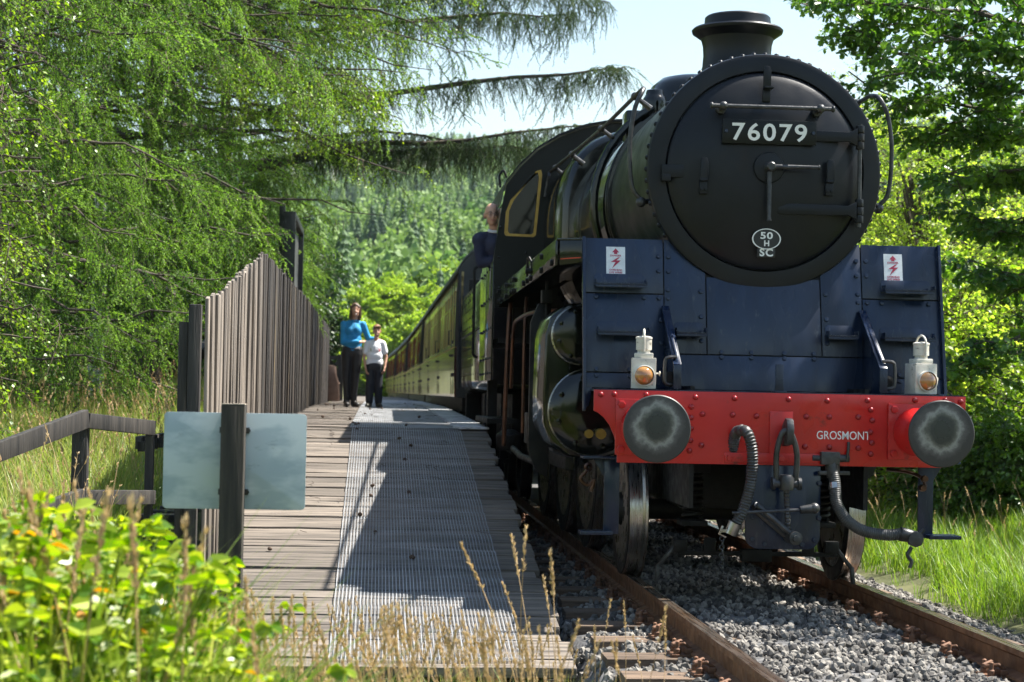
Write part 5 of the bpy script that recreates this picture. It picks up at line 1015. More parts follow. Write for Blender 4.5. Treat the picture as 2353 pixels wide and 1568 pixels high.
m_cone = mat('brown_cones', (.06, .035, .02), .8)
def larch_spray(seed, droop, mat_, fine=1.0):
    """drooping shoot with long side twigs, needles all along them"""
    global rs
    rs = np.random.RandomState(seed); lf = Leafy(); n = 10; t = np.linspace(0, 1, n)
    main = np.stack([t*.9, .10*np.sin(t*4+seed)*t, .14*t-.38*droop*t*t+.03*np.sin(t*7+seed)], 1); lf.twig(main, .008, .003)
    def clothe(pts, step):
        seg = np.linalg.norm(np.diff(pts, axis=0), axis=1).sum(); k = max(3, int(seg/step)); u = np.linspace(.05, 1, k); idx = u*(len(pts)-1); i0 = np.clip(idx.astype(int), 0, len(pts)-2); f = (idx-i0)[:, None]
        base = pts[i0]*(1-f)+pts[i0+1]*f; d = unit(pts[i0+1]-pts[i0]); lf.needles(base, d*.55+unit(rs.normal(size=d.shape))*.75, 6, .036, .0105, .45)
    clothe(main, .022/fine)
    for j in range(6):
        u = .1+.85*j/6; p0 = main[int(u*(n-1))]; a = rs.uniform(0, 6.28); L = rs.uniform(.22, .52)*(1.15-.5*u); tt = np.linspace(0, 1, 8); g_ = rs.uniform(.05, .95)*droop
        tw = p0+np.stack([tt*L*.62, math.cos(a)*tt*L*.6, math.sin(a)*tt*L*.25-g_*tt**1.4*L], 1)+rs.normal(size=(8, 3))*.008*tt[:, None]; lf.twig(tw, .0045, .002); clothe(tw, .022/fine)
        if rs.rand() < .35:
            for q in range(2): c = tw[rs.randint(2, 6)]; lf.leaf(np.tile(c, (3, 1))+rs.normal(size=(3, 3))*.006, rand_dirs(3)*.4+[0, 0, -1], .028, .022, 2)
    return lf.mesh('larch_spray', [mat_, m_twig, m_cone])
V_larch = variants('larch_spray', [larch_spray(i, 1.0, m_larch) for i in range(5)])
V_hang = variants('spruce_spray', [larch_spray(20+i, 1.9, m_dark, 1.1) for i in range(4)])
def leaf_spray(seed, L, nleaf, ll, lw, shape, mat_, droop, spread=.5):
    global rs
    rs = np.random.RandomState(seed); lf = Leafy(); t = np.linspace(0, 1, 7); main = np.stack([t*L, .1*L*np.sin(t*3+seed), -droop*L*t**1.6], 1); lf.twig(main, .006*L/.5, .002); tips = [main]
    for j in range(4):
        p0 = main[1+j]; sgn = 1 if j % 2 else -1; l2 = L*.5*rs.uniform(.6, 1.1); tw = p0+np.stack([t*l2*.7, sgn*t*l2*spread*1.2, -droop*l2*t**1.5+rs.uniform(-.1, .2)*l2*t], 1); lf.twig(tw, .004*L/.5, .0015); tips.append(tw)
    for tw in tips:
        k = nleaf//5; i = rs.randint(1, 7, k); b = tw[i]+rs.normal(size=(k, 3))*.01; d = unit(tw[i]-tw[i-1]); dd = d*.5+rs.normal(size=(k, 3))*.55+[0, 0, -.35]
        up = unit(rs.normal(size=(k, 3))*.6+[0, 0, 1]); lf.leaf(b, dd, ll*rs.uniform(.7, 1.25, k), lw*rs.uniform(.8, 1.2, k), 0, shape, up)
    return lf.mesh('leaf_spray', [mat_, m_twig])
V_birch = variants('birch_spray', [leaf_spray(i, .55, 50, .042, .034, 'diamond', m_birch, .9) for i in range(4)])
V_oak = variants('oak_spray', [leaf_spray(30+i, .36, 30, .085, .055, 'oak', m_oak, .12, .8) for i in range(5)])
V_scrub = variants('scrub_spray', [leaf_spray(60+i, .8, 60, .062, .044, 'diamond', m_scrub, .15, .6) for i in range(4)])
V_bush = variants('bush_spray', [leaf_spray(80+i, .6, 55, .07, .05, 'broad', m_bush, .2, .7) for i in range(4)])
V_under = variants('undergrowth_spray', [leaf_spray(85+i, .6, 55, .07, .05, 'broad', leaf_mat('shaded_undergrowth_leaves', (.014, .04, .009), (.06, .12, .02), trans=.3), .2, .7) for i in range(4)])  # bush sprays again, deep shade behind the larches painted as darker leaves
V_far = variants('far_leaf_spray', [leaf_spray(90+i, 1.5, 150, .20, .15, 'diamond', m_scrub, .15, .8) for i in range(4)])
def proj(P):
    P = np.atleast_2d(np.asarray(P, float)); d = P-np.array(CAM); z = d @ np.array(_f); return CX+F_PX*(d @ np.array(_r))/z, CY-F_PX*(d @ np.array(_u))/z, z
def orient(dirs, roll=None):
    """euler angles turning +X onto dirs"""
    dirs = np.asarray(dirs); yaw = np.arctan2(dirs[:, 1], dirs[:, 0]); pit = -np.arctan2(dirs[:, 2], np.hypot(dirs[:, 0], dirs[:, 1])); rl = rs.normal(0, .35, len(dirs)) if roll is None else roll; return np.stack([rl, pit, yaw], 1)
def limb_pts(p0, p1, sag, n=8):
    t = np.linspace(0, 1, n)[:, None]; P = np.asarray(p0)*(1-t)+np.asarray(p1)*t; P[:, 2] += sag*np.sin(t[:, 0]*math.pi); P += rs.normal(size=P.shape)*.03*np.linalg.norm(np.asarray(p1)-p0)*np.sin(t*math.pi)*.5; return P
def sprays_on(path, every, spread_ang, side_len, out, pdown=.35):
    """points and directions for sprays along a limb: side shoots left and right plus the tip"""
    seg = np.diff(path, axis=0); L = np.linalg.norm(seg, axis=1).sum(); k = max(2, int(L/every))
    for i in range(k):
        u = (i+rs.rand())/k; idx = u*(len(path)-1); a = int(min(idx, len(path)-2)); p = path[a]+(path[a+1]-path[a])*(idx-a); d = unit(path[a+1]-path[a]); yaw = math.atan2(d[1], d[0])+rs.choice([-1, 1])*rs.uniform(.25, spread_ang); pit = rs.uniform(-pdown, .3)
        for q in range(int(side_len)): 
            out.append((p+np.array([math.cos(yaw), math.sin(yaw), math.sin(pit)])*q*.45*rs.uniform(.7, 1.1)+[0, 0, -.05*q*q], (math.cos(yaw)*math.cos(pit), math.sin(yaw)*math.cos(pit), math.sin(pit)-.12*q)))
def tree(name, lab, cat, loc, trunk_r, trunk_h, limbs, col, every, spread_ang, side_len, keep, scale, bark=m_bark, group=None, lean=(0, 0), trunk_pts=None):
    t = thing(name, lab, cat, loc, 0, group); mb = MB(); lb = MB(); o = np.array(loc, float)
    tp_ = trunk_pts or [(lean[0]*u*trunk_h+.05*math.sin(u*5), lean[1]*u*trunk_h+.05*math.cos(u*4), -.3+u*(trunk_h+.3)) for u in np.linspace(0, 1, 9)]
    mb.tube(tp_, [trunk_r*(1.25 if i == 0 else 1)*(1-.85*i/(len(tp_)-1)) for i in range(len(tp_))], 10); pts = []
    for path in limbs:
        path = np.asarray(path)
        if keep is not None:
            kk = np.nonzero(keep(path))[0]
            if len(kk) == 0: continue
            path = path[:min(len(path), kk[-1]+2)] if kk[-1] > 0 else path[:2]
        L = np.linalg.norm(np.diff(path, axis=0), axis=1).sum(); lb.tube([tuple(p-o) for p in path], list(np.linspace(max(.010, min(.011*L, trunk_r*.6)), .006, len(path))), 6); sprays_on(path, every, spread_ang, side_len, pts, .95 if col in (V_larch, V_hang) else .35)
    mb.obj('trunk', bark, t); lb.obj('limbs', m_bark, t)['kind'] = 'stuff'
    P = np.array([p for p, d in pts]); D = np.array([d for p, d in pts]); k = keep(P) if keep else np.ones(len(P), bool); P, D = P[k], D[k]
    stuff(scatter('crown', P-o, orient(D), rs.uniform(scale[0], scale[1], len(P)), col, t)); return t
# ------------------------------------------------------------------ hill forest, one far mass
def conifer_mesh(seed, mat_, wide):
    global rs
    rs = np.random.RandomState(seed); lf = Leafy(); lf.twig(np.array([[0, 0, 0], [0, 0, 1.0]]), .015, .003)
    for lv in range(17):
        z = .10+.88*lv/17; r = wide*(1-z)**.85+.015; k = 9
        for j in range(k):
            a = 2*math.pi*(j+rs.rand()*.8)/k; rr = r*rs.uniform(.65, 1.15); d = np.array([math.cos(a), math.sin(a), 0]); p = np.array([0, 0, z+.02]); tip = d*rr+[0, 0, z-.10*rr/wide-.01]; side = np.array([-d[1], d[0], 0])*rr*.24
            mid = d*rr*.6+[0, 0, z-.01]
            lf.quad(p, mid+side-[0, 0, .015], tip, mid-side-[0, 0, .015]); lf.tri(mid+side*.8, tip+side*1.1-[0, 0, .035], mid-side*.2-[0, 0, .03]); lf.tri(mid-side*.8, tip-side*1.1-[0, 0, .035], mid+side*.2-[0, 0, .03])
    return lf.mesh('conifer', [mat_, m_twig])
m_hl = leaf_mat('far_larch', (.08, .155, .045), (.21, .31, .08), trans=.3, rough=.7); m_hs = leaf_mat('far_spruce', (.03, .075, .03), (.08, .145, .05), trans=.2, rough=.7)
def round_far(seed, mat_):
    global rs
    rs = np.random.RandomState(seed); lf = Leafy(); lf.twig(np.array([[0, 0, 0], [0, 0, .5]]), .03, .01)
    for q in range(9):
        c = np.append(rs.normal(0, .16, 2), rs.uniform(.3, .8)); d = rand_dirs(38); lf.leaf(c+d*rs.uniform(.10, .17, (38, 1)), rand_dirs(38)*.7+d*.4, .085, .07, 0, 'diamond', d)
    return lf.mesh('far_round_tree', [mat_, m_twig])
V_con = variants('hill_conifer', [conifer_mesh(1, m_hl, .24), conifer_mesh(2, m_hl, .19), conifer_mesh(3, m_hs, .23), conifer_mesh(4, m_hs, .20), conifer_mesh(8, m_hl, .27), round_far(5, m_hl)])
n = 9500; hx = rs.uniform(-130, 260, n); hy = 118+500*rs.rand(n)**1.35
k = (np.abs(hx-hy*.12) < 25+hy*.42); hx, hy = hx[k], hy[k]
stuff(tag(scatter('hillside_forest', np.stack([hx, hy, gz(hx, hy)-.4], 1), np.stack([rs.normal(0, .03, len(hx)), rs.normal(0, .03, len(hx)), rs.uniform(0, 6.28, len(hx))], 1), np.stack([5+6*rs.rand(len(hx))**1.6]*3, 1)*np.array([1, 1, 1]), V_con), 'light green conifer forest covering the hillside beyond the train', 'forest'))
n = 2200; hx = rs.uniform(-300, 700, n); hy = rs.uniform(620, 1350, n)
stuff(tag(scatter('distant_ridge_forest', np.stack([hx, hy, gz(hx, hy)-.5], 1), np.stack([np.zeros(n), np.zeros(n), rs.uniform(0, 6.28, n)], 1), rs.uniform(11, 18, n), V_con), 'bluish wooded ridge far behind the hillside', 'forest'))
n = 420; a_ = rs.uniform(-2.75, -.4, n); r_w = rs.uniform(45, 85, n); wx, wy = -2.5+np.cos(a_)*r_w, -11+np.sin(a_)*r_w  # unseen trees added behind the camera, keeping low sky out of reflections
k = wy < -30; wx, wy = wx[k], wy[k]; wz = np.full(len(wx), -.6)
stuff(tag(scatter('sky_block_wood', np.stack([wx, wy, wz], 1), np.stack([np.zeros(len(wx)), np.zeros(len(wx)), rs.uniform(0, 6.28, len(wx))], 1), rs.uniform(5, 9, len(wx)), V_con), 'unseen mixed green wood added behind the viewpoint to block low sky reflections', 'wood'))
# ------------------------------------------------------------------ broad-leaved trees beyond the end of the train
def round_tree(lab, x, y, h, w, col, scale, group, name='broadleaf_tree', nblob=16, per=60, zlow=.12, lean=0):
    z = float(gz(x, y)); t = thing(name, lab, 'tree', (x, y, z), 0, group); mb = MB().tube([(0, 0, -.3), (.05*w, 0, h*.3), (lean, 0, h*.7)], [.03*h, .022*h, .008*h], 8); pts = []
    for b in range(nblob):
        th = rs.uniform(0, 6.28); u = rs.uniform(zlow, .92); rr = w*.5*math.sin(math.pi*min(1, .18+.8*u))**.7*rs.uniform(.35, .85); c = np.array([math.cos(th)*rr, math.sin(th)*rr, u*h]); br = w*rs.uniform(.14, .26)
        mb.tube([(0, 0, h*max(.1, u-.25)), tuple(c*.6+[0, 0, h*u*.3]), tuple(c)], [.010*h, .006*h, .003*h], 5)
        d = rand_dirs(per); d[:, 2] = np.abs(d[:, 2])*.9-.25; pts += [(c+q*br*rs.uniform(.6, 1.05), q) for q in unit(d)]
    mb.obj('trunk', m_bark, t); P = np.array([p for p, d in pts]); D = np.array([d for p, d in pts]); D = unit(D+[0, 0, -.25]); stuff(scatter('crown', P, orient(D), rs.uniform(scale[0], scale[1], len(P)), col, t)); return t
for lab, px, Y, yt, wpx in (('round bright green tree directly behind the boy on the platform', 905, 116, 655, 190), ('bright green tree rising above the roof of the first coach', 1010, 128, 628, 160), ('low bright tree behind the woman in the blue fleece', 800, 112, 735, 130), ('bright bushy tree low against the end of the fence', 745, 122, 765, 120), ('small bright tree close above the tail of the train', 955, 108, 760, 110)):
    p = at(px, yt, Y); zb = float(gz(p.x, Y)); round_tree(lab, p.x, Y, p.z-zb, wpx*(Y+11)/F_PX, V_far, (.55, .9), 'trees beyond the tail of the train', nblob=20, per=70)
# ------------------------------------------------------------------ larches on the left
def larch_keep(lower):
    def f(P):
        x, y, z = proj(P); j = rs.normal(0, 1, len(x))
        xmax = np.interp(y, [-50, 0, 100, 200, 300, 400, 500], [1110, 1100, 1060, 1040, 1080, 1090, 1040])+18*j
        ymax = np.interp(x, [0, 430, 560, 620, 700, 760, 830, 900, 1000, 1080, 1130], lower)+16*j
        gap = np.clip((noise2(x, y, 34, 2)-.12)*2.2, 0, 1)*(x > 430)*(y < 500)
        hole = .9*gap+1.1*np.exp(-(((x-680)/100)**2+((y-410)/62)**2))+.7*np.exp(-(((x-1000)/70)**2+((y-250)/60)**2))+.6*np.exp(-(((x-860)/60)**2+((y-200)/50)**2))
        return ((x < xmax) & (y < ymax) & (rs.rand(len(x)) > hole*1.15) & (x > -160)) | ((y < -40) & (x < 1250))
    return f
low = [930, 900, 640, 590, 500, 470, 450, 440, 440, 440, 420]
def whorl_limbs(x, y, z0, z1, step, n, L0, L1, bias):
    out = []; gzb = float(gz(x, y))
    for z in np.arange(z0, z1, step):
        for q in range(n):
            a = rs.uniform(-bias, bias) if rs.rand() < .75 else rs.uniform(0, 6.28); L = (L0+(L1-L0)*(z-z0)/(z1-z0))*rs.uniform(.7, 1.1); p0 = np.array([x, y, gzb+z]); p1 = p0+[math.cos(a)*L, math.sin(a)*L, rs.uniform(-.38, .16)*L]; q_ = limb_pts(p0, p1, rs.uniform(.02, .12)*L, 10); q_[:, 2] += .05*L*np.linspace(0, 1, 10)**4+.03*L*np.sin(np.linspace(0, 9, 10)+rs.rand()*6)*.5; out.append(q_)
    return out
tree('larch_tree', 'large larch with feathery light green branches filling the view left of the fence', 'tree', (-8.8, 13.5, float(gz(-8.8, 13.5))), .24, 13, whorl_limbs(-8.8, 13.5, .9, 8.5, .40, 3, 5.2, 5.0, 1.2), V_larch, .27, 1.2, 2, larch_keep(low), (.75, 1.15), group='larches behind the fence')
tree('larch_tree', 'larch whose long branches reach over the platform towards the train', 'tree', (-6.6, 21, float(gz(-6.6, 21))), .26, 14, whorl_limbs(-6.6, 21, 2.2, 8.8, .42, 3, 5.0, 5.6, 1.3)+whorl_limbs(-6.6, 19, 8.8, 11.0, .45, 5, 7.0, 6.5, 1.4), V_larch, .26, 1.2, 2, larch_keep(low), (.75, 1.15), group='larches behind the fence')
tree('larch_tree', 'larch with low sweeping branches beside the handrail at the meadow', 'tree', (-6.9, 9.2, float(gz(-6.9, 9.2))), .16, 10, whorl_limbs(-6.9, 9.2, .9, 6.5, .5, 3, 2.6, 3.2, 1.5), V_larch, .26, 1.2, 2, larch_keep([820, 800, 600, 560, 470, 430, 400, 380, 350, 350, 350]), (.6, .95), group='larches behind the fence')
tree('larch_tree', 'small larch hanging beside the black notice board', 'tree', (-5.3, 25, float(gz(-5.3, 25))), .10, 6.5, whorl_limbs(-5.3, 25, 1.2, 5.2, .35, 4, 1.9, 1.0, 1.5), V_larch, .16, 1.2, 2, lambda P: (lambda x, y, z: (x < 835-.0*y) & (y < 700) & (x > 560))(*proj(P)), (.7, 1.0), group='larches behind the fence')
def px_limb(pts, Y, jit=.25): return np.array([np.array(at(x, y, Y+random.uniform(-jit, jit))) for x, y in pts])
hang = [px_limb([(900, 215), (1060, 192), (1180, 178), (1300, 172), (1380, 160), (1434, 156)], 22), px_limb([(1000, -25), (1100, -5), (1200, -20), (1300, -15), (1400, 6)], 22), px_limb([(980, 330), (1080, 322), (1180, 305), (1300, 292), (1385, 284)], 22.5), px_limb([(930, 350), (1000, 340), (1080, 345), (1160, 335), (1240, 345)], 23), px_limb([(1040, 40), (1150, 30), (1240, 38), (1330, 30)], 23), px_limb([(850, 300), (960, 310), (1060, 330), (1100, 350)], 23)]
tr = tree('spruce_tree', 'dark drooping spruce branches hanging against the sky beside the locomotive', 'tree', (-5.6, 24.5, float(gz(-5.6, 24.5))), .22, 9, [np.vstack([limb_pts(np.array([-5.6, 24.5, float(h[0][2])-.3]), h[0], .1, 5)[:-1], h]) for h in hang], V_hang, .028, 2.6, 1, lambda P: (lambda x, y, z: x > 700)(*proj(P)), (.28, .8))
# ------------------------------------------------------------------ birches
def birch(lab, x, y, h, limbs, keep, sc, every=.14):
    return tree('birch_tree', lab, 'tree', (x, y, float(gz(x, y))), .13, h, limbs, V_birch, every, 1.4, 2, keep, sc, m_birchbark, 'birches among the larches')
bl_ = whorl_limbs(-6.2, 16.5, 3.0, 7.5, .4, 3, 4.2, 4.6, 1.0)
birch('white-barked birch standing in the meadow with yellow-green leaves high above the fence', *np.array(at(214, 880, 16.5))[:2], 8, whorl_limbs(at(214, 880, 16.5).x, 16.5, 3.4, 7.4, .4, 3, 4.0, 6.0, .8), lambda P: (lambda x, y, z: (x < 1075+25*rs.normal(size=len(x))) & (y < 330+.0*x+40*rs.normal(size=len(x))) & (x > 480) & (noise2(x, y, 30, 5) < .25))(*proj(P)), (.7, 1.1))
birch('young birch with loose bright leaves at the left edge of the view', *np.array(at(-190, 700, 1.5))[:2], 4.5, [limb_pts(np.array([at(-190, 700, 1.5).x, 1.5, z]), np.array([at(-190, 700, 1.5).x, 1.5, z])+[rs.uniform(.7, 1.25), rs.uniform(-.6, .6), rs.uniform(-.1, .3)], .05) for z in np.arange(1.3, 4.2, .16)], lambda P: (lambda x, y, z: (x < 60+.10*(560-y)+35*rs.normal(size=len(x))))(*proj(P)), (.55, .85), .2)
# ------------------------------------------------------------------ oak overhanging on the right
def oak_limb(pts, Y): return px_limb(pts, Y, .5)
OT = at(2560, 700, 8.0)
oakl = [oak_limb([(2480, 320), (2353, 212), (2250, 188), (2150, 150), (2050, 120), (1960, 60)], 7), oak_limb([(2480, 200), (2353, 60), (2250, 30), (2120, 20), (2000, 8), (1880, 18)], 6.5), oak_limb([(2500, 400), (2353, 262), (2250, 250), (2180, 235), (2090, 240), (1990, 195)], 7.5), oak_limb([(2500, 450), (2353, 300), (2270, 320), (2180, 300), (2100, 330)], 7), oak_limb([(2520, 620), (2420, 560), (2350, 540), (2290, 530), (2240, 500)], 7.5), oak_limb([(2480, 740), (2380, 760), (2300, 790), (2210, 850), (2160, 890)], 7.2), oak_limb([(2500, 650), (2420, 640), (2340, 650), (2280, 640)], 7.8), np.array([[6.5, 3.0, 4.6], [5.2, 2.0, 4.9], [4.2, 1.2, 5.0], [3.4, .7, 5.0]]), np.array([[6.5, 3.0, 4.4], [5.2, 1.6, 4.5], [4.2, .5, 4.6], [3.3, -.1, 4.6]]), oak_limb([(2500, 100), (2400, -20), (2250, -30), (2100, -40), (1950, -20)], 7), oak_limb([(2500, 300), (2420, 150), (2320, 120), (2200, 90), (2080, 60)], 6.2), oak_limb([(2500, 500), (2400, 400), (2330, 390), (2260, 420), (2180, 400)], 7.2)]
o_ = OT; sub = []
for L_ in oakl:
    for j in range(1, len(L_)-0):
        for q in range(3):
            a = rs.uniform(0, 6.28); ln = rs.uniform(.35, .8); sub.append(limb_pts(L_[j], L_[j]+np.array([math.cos(a)*ln, math.sin(a)*ln*.8, rs.uniform(-.35, .5)*ln]), .03, 5))
zt = float(gz(o_.x, o_.y))
tree('oak_tree', 'dark leafy oak reaching in over the bushes at the right edge', 'tree', (o_.x, o_.y, zt), .3, 7, oakl+sub+[limb_pts(np.array([o_.x, o_.y, max(1.5, h[0][2]-.8)]), h[0], .1) for h in oakl], V_oak, .165, 1.5, 1, lambda P: (lambda x, y, z: (x > np.interp(y, [-50, 20, 120, 200, 300, 420, 520, 600, 900], [1830, 1845, 1960, 1985, 2090, 2200, 2200, 2200, 2190])+15*rs.normal(size=len(x))) & ~((x > 2170) & (x < 2260) & (y > 215) & (y < 255)))(*proj(P)), (.8, 1.25))
# ------------------------------------------------------------------ scrub and bushes along the right of the line
for i, (px, Y, yt, wpx, lab) in enumerate(((2120, 17, 250, 330, 'tall pale green scrub tree directly behind the locomotive grab rail'), (2300, 15, 330, 300, 'pale green scrub tree under the oak at the right edge'), (1990, 24, 150, 260, 'tall thin scrub tree showing its top beside the smokebox'), (2240, 11.5, 640, 280, 'bright green bush beside the second apron step'), (2080, 20, 330, 220, 'pale scrub tree whose foot is hidden behind the buffer beam'), (2420, 12, 500, 300, 'bright leafy bush leaning in at the right edge below the oak'), (2180, 30, 200, 420, 'pale green tree far back behind the smokebox grab rail'), (2340, 28, 260, 380, 'pale green tree far back at the right edge'), (2160, 9.5, 700, 220, 'bright bush just behind the upper right apron step'))):
    p = at(px, yt, Y); zb = float(gz(p.x, Y)); round_tree(lab, p.x, Y, p.z-zb, wpx*(Y+11)/F_PX, V_scrub, (.75, 1.2), 'scrub on the right of the line', 'scrub_tree', 30, 12, .06)
for i, (px, Y, yt, wpx, lab) in enumerate(((2230, 8.5, 1010, 190, 'dense dark green bush behind the tall grass of the verge'), (2340, 7.5, 1000, 200, 'dark green bush at the right edge behind the verge grass'), (2165, 10.5, 960, 150, 'shaded green bush close to the right-hand buffer'), (2420, 9, 930, 190, 'dark bush just beyond the right edge of the verge'))):
    p = at(px, yt, Y); zb = float(gz(p.x, Y)); round_tree(lab, p.x, Y, p.z-zb, wpx*(Y+11)/F_PX, V_bush, (.6, .95), 'bushes along the verge', 'bush', 18, 40, .05)
# undergrowth behind the larches
for i, (px, Y, yt, wpx, lab) in enumerate(((40, 27, 640, 300, 'dense green shrub at the far left of the meadow'), (230, 29, 600, 320, 'dense green shrub behind the birch trunk'), (400, 28, 620, 280, 'dense green shrub left of the dark fence post'), (140, 33, 300, 420, 'tall dark tree at the back of the meadow on the left'), (400, 34, 430, 420, 'tall dark tree rising behind the near fence boards'), (620, 36, 530, 260, 'green tree behind the peak of the fence'))):
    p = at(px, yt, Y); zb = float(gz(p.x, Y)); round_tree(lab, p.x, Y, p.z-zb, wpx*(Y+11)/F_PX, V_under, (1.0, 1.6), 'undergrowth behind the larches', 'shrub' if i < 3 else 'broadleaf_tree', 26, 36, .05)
# ------------------------------------------------------------------ grasses
m_grass = leaf_mat('verge_grass', (.10, .19, .02), (.24, .33, .05), inst=False, trans=.45, rough=.45); m_dry = leaf_mat('dry_grass', (.34, .24, .11), (.55, .40, .22), inst=False, trans=.3, rough=.6)
m_meadow = leaf_mat('meadow_grass', (.13, .21, .03), (.33, .35, .09), inst=False, trans=.45, rough=.45)
def tuft(seed, mat_, n, h, lean, heads=0, w=.007):
    global rs
    rs = np.random.RandomState(seed); lf = Leafy()
    for i in range(n):
        b = np.append(rs.normal(0, .05, 2), -.02); a = rs.uniform(0, 6.28); hh = h*rs.uniform(.5, 1.15); l = lean*rs.uniform(.3, 1.3); d = np.array([math.cos(a), math.sin(a), 0]); s_ = np.array([-d[1], d[0], 0])*w/2; m1 = b+d*hh*l*.35+[0, 0, hh*.55]; tp__ = b+d*hh*l+[0, 0, hh*(1-.3*l)]
        lf.quad(b-s_, b+s_, m1+s_*.8, m1-s_*.8); lf.tri(m1-s_*.8, m1+s_*.8, tp__)
    for i in range(heads):
        b = np.append(rs.normal(0, .05, 2), 0); a = rs.uniform(-.6, .9); hh = h*rs.uniform(1.3, 1.9); d = np.array([math.cos(a), math.sin(a)*.4, 0]); t = np.linspace(0, 1, 6)[:, None]; st_ = b+d*hh*.28*t**2+np.array([0, 0, 1])*hh*t; lf.twig(st_, .0018, .0012, 1)
        e = st_[-1]; dd = unit(st_[-1]-st_[-2]); k = 16; lf.leaf(e-dd*rs.uniform(0, .09, (k, 1)), dd+rs.normal(size=(k, 3))*.35, .022, .008, 1)
    return lf.mesh('grass_tuft', [mat_, m_dry])
V_grass = variants('verge_grass', [tuft(i, m_grass, 24, .38, .6, 1 if i == 0 else 0) for i in range(5)])
V_low = variants('low_grass', [tuft(40+i, m_meadow, 22, .45, .5) for i in range(4)])
V_mead = variants('meadow_grass', [tuft(10+i, m_meadow, 26, .45, .5, 1 if i % 2 else 0) for i in range(4)])
def field(name, lab, n, fx, fy, col, sc, cat='grass', cond=None):
    x, y = fx(n), fy(n)
    if cond is not None: k = cond(x, y); x, y = x[k], y[k]
    return stuff(tag(scatter(name, np.stack([x, y, gz(x, y)], 1), np.stack([rs.normal(0, .1, len(x)), rs.normal(0, .1, len(x)), rs.uniform(0, 6.28, len(x))], 1), rs.uniform(sc[0], sc[1], len(x)), col, None, True), lab, cat))
field('verge_grass', 'tall sunlit grass on the verge right of the rails', 6500, lambda n: rs.uniform(1.85, 9, n), lambda n: -3+16*rs.rand(n)**1.2, V_grass, (.55, 1.15), cond=lambda x, y: rs.rand(len(x)) < sstep(1.8, 2.4, x))
field('meadow_grass', 'long flowering grass in the meadow left of the fence', 6000, lambda n: -4.2-10*rs.rand(n)**1.2, lambda n: -1+30*rs.rand(n), V_mead, (.7, 1.3))
field('lineside_grass', 'short rough grass at the foot of the ramp', 2600, lambda n: rs.uniform(-7.5, -1.35, n), lambda n: rs.uniform(-6.5, -1.5, n), V_low, (.25, .5))
# near herbs: broad leaves, some coloured pale to paint sun glare, nettles, dry stalks
m_broad = leaf_mat('herb_leaves', (.10, .20, .015), (.40, .47, .05), inst=False, trans=.45, rough=.32); m_pale = leaf_mat('sun_glare_leaves', (.38, .44, .16), (.56, .56, .34), inst=False, trans=.4, rough=.5); m_orange = leaf_mat('withered_orange_leaves', (.50, .20, .02), (.62, .34, .04), inst=False, trans=.4); m_purple = leaf_mat('purple_flowers', (.30, .12, .40), (.45, .22, .55), inst=False, trans=.3)
def herb(seed, h):
    global rs
    rs = np.random.RandomState(seed); lf = Leafy(); t = np.linspace(0, 1, 7)[:, None]; st_ = np.array([0, 0, 0])+np.array([rs.normal(0, .12), rs.normal(0, .12), 0])*t**2+np.array([0, 0, h])*t; lf.twig(st_, .004, .002, 0)
    k = 46; i = rs.randint(1, 7, k); a = rs.uniform(0, 6.28, k); d = np.stack([np.cos(a), np.sin(a), rs.uniform(-.5, .4, k)], 1); mm = rs.choice([0]*16+[2]*2+([3] if seed == 2 else []), k)
    for q in range(k): lf.leaf(st_[i[q]], d[q], rs.uniform(.02, .042), rs.uniform(.014, .028), int(mm[q]), 'broad', np.array([[rs.normal(0, .9), rs.normal(0, .9), .8]]))
    if seed == 33: lf.leaf(np.tile(st_[-1], (8, 1)), rand_dirs(8)+[0, 0, .5], .018, .012, 4)
    return lf.mesh('herb', [m_broad, m_dry, m_pale, m_orange, m_purple])
V_herb = variants('herb', [herb(i, .75) for i in range(6)])
def stalk(seed):
    global rs
    rs = np.random.RandomState(seed); lf = Leafy(); t = np.linspace(0, 1, 9)[:, None]; bend = rs.uniform(-.30, .12); st_ = np.array([bend, rs.normal(0, .05), 0])*t**2.2+np.array([0, 0, 1.0])*t; lf.twig(st_, .0022, .0013, 0)
    k = 46; u = rs.uniform(.86, 1.0, k); p = np.stack([np.interp(u, t[:, 0], st_[:, q]) for q in range(3)], 1); dd = unit(st_[-1]-st_[-2]); lf.leaf(p, dd+rs.normal(size=(k, 3))*.25, .020, .008, 0)
    b = np.array([0, 0, .1]); lf.quad(b-[.003, 0, 0], b+[.003, 0, 0], b+[.07+.003, .02, .4], b+[.07-.003, .02, .4], 1)
    return lf.mesh('grass_stalk', [m_dry, m_grass])
V_stalk = variants('dry_stalk', [stalk(i) for i in range(6)])
def near_field(name, lab, n, xr, yr, top, col, unit_h, jit, cat):
    """near plants with heights following the top line of the bank"""
    Y = rs.uniform(yr[0], yr[1], n); px = rs.uniform(xr[0], xr[1], n); P = []; Sc = []
    for a, b in zip(px, Y):
        q = at(a, 1300, b); z0 = float(gz(q.x, b)); tpz = at(a, np.interp(a, top[0], top[1])+abs(rs.normal(0, jit)), b).z; h = tpz-z0
        if h > .12: P.append((q.x, b, z0)); Sc.append(h/unit_h)
    P = np.array(P); return stuff(tag(scatter(name, P, np.stack([rs.normal(0, .10, len(P)), rs.normal(0, .10, len(P)), rs.uniform(-.5, .5, len(P)) if col is V_stalk else rs.uniform(0, 6.28, len(P))], 1), np.array(Sc), col, None, True), lab, cat))
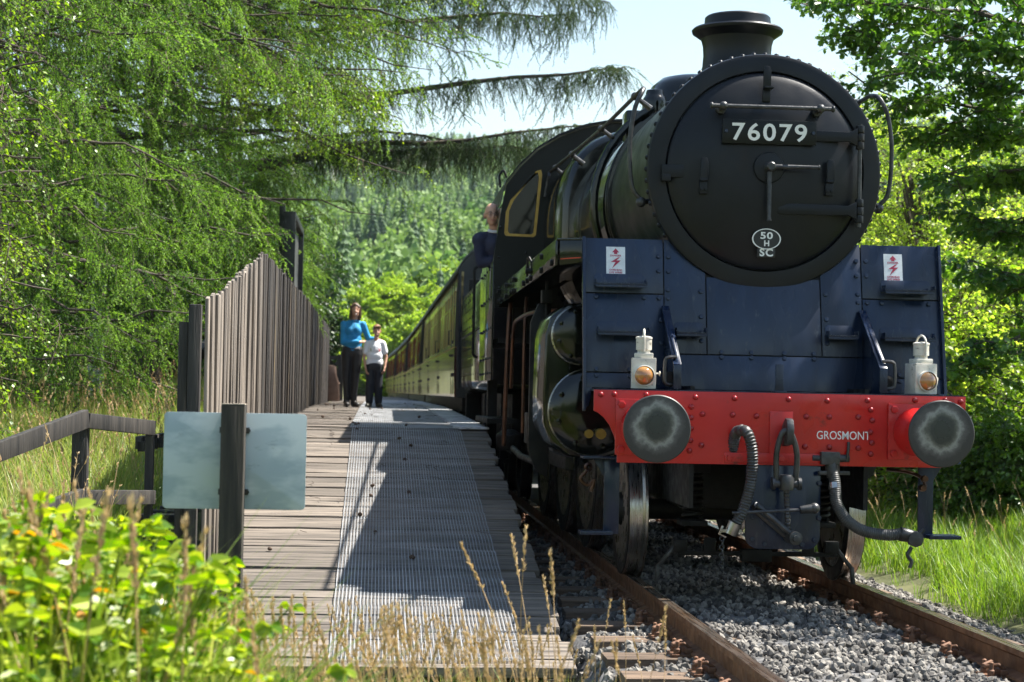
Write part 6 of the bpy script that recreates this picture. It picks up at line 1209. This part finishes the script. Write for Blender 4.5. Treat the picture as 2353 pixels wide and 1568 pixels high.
topl = ([-200, 0, 150, 250, 330, 400, 470, 540, 620], [1100, 1110, 1140, 1200, 1290, 1390, 1480, 1540, 1600])
near_field('bank_grass', 'sunlit yellow-green grass on the near bank', 650, (-150, 560), (-7.0, -4.6), ([-200, 0, 250, 400, 560], [1120, 1140, 1220, 1370, 1500]), V_low, .45, 130, 'grass')
near_field('bank_herbs', 'sunlit leafy herbs with pale leaves on the near bank', 850, (-150, 470), (-7.2, -4.8), topl, V_herb, .8, 170, 'herbs')
near_field('bank_stalks', 'dry grass stalks standing among the herbs of the near bank', 90, (-150, 560), (-7.4, -5.0), ([-200, 0, 250, 400, 560], [1080, 1090, 1130, 1210, 1330]), V_stalk, 1.0, 90, 'grass')
near_field('foreground_stalks', 'beige seeding grass stalks in front of the ramp', 300, (430, 1290), (-6.0, -3.6), ([400, 560, 700, 900, 1100, 1330], [1400, 1350, 1360, 1390, 1390, 1430]), V_stalk, 1.0, 100, 'grass')
near_field('foreground_grass', 'blurred low green grass along the bottom of the ramp', 500, (300, 1350), (-5.8, -3.2), ([200, 480, 600, 900, 1350], [1420, 1460, 1510, 1530, 1540]), V_low, .45, 50, 'grass')
near_field('ramp_edge_stalks', 'tall drooping seed heads growing between the ramp edge and the rail', 14, (1225, 1500), (-5.2, -3.8), ([1200, 1260, 1330, 1500], [1180, 1190, 1330, 1430]), V_stalk, 1.0, 40, 'grass')
# ------------------------------------------------------------------ air
hz = MB().box(-1700, 1700, -80, 2700, -4, 190).obj('haze', None); hz['kind'] = 'stuff'; hz['label'] = 'thin bluish summer haze in the valley air'; hz['category'] = 'haze'
mh = bpy.data.materials.new('thin_haze'); mh.use_nodes = True; t_ = mh.node_tree; t_.nodes.remove(t_.nodes['Principled BSDF']); pv = t_.nodes.new('ShaderNodeVolumePrincipled')
pv.inputs['Color'].default_value = (.72, .85, 1, 1); pv.inputs['Density'].default_value = .0001; pv.inputs['Anisotropy'].default_value = .3; t_.links.new(pv.outputs[0], t_.nodes['Material Output'].inputs['Volume']); hz.data.materials.append(mh)
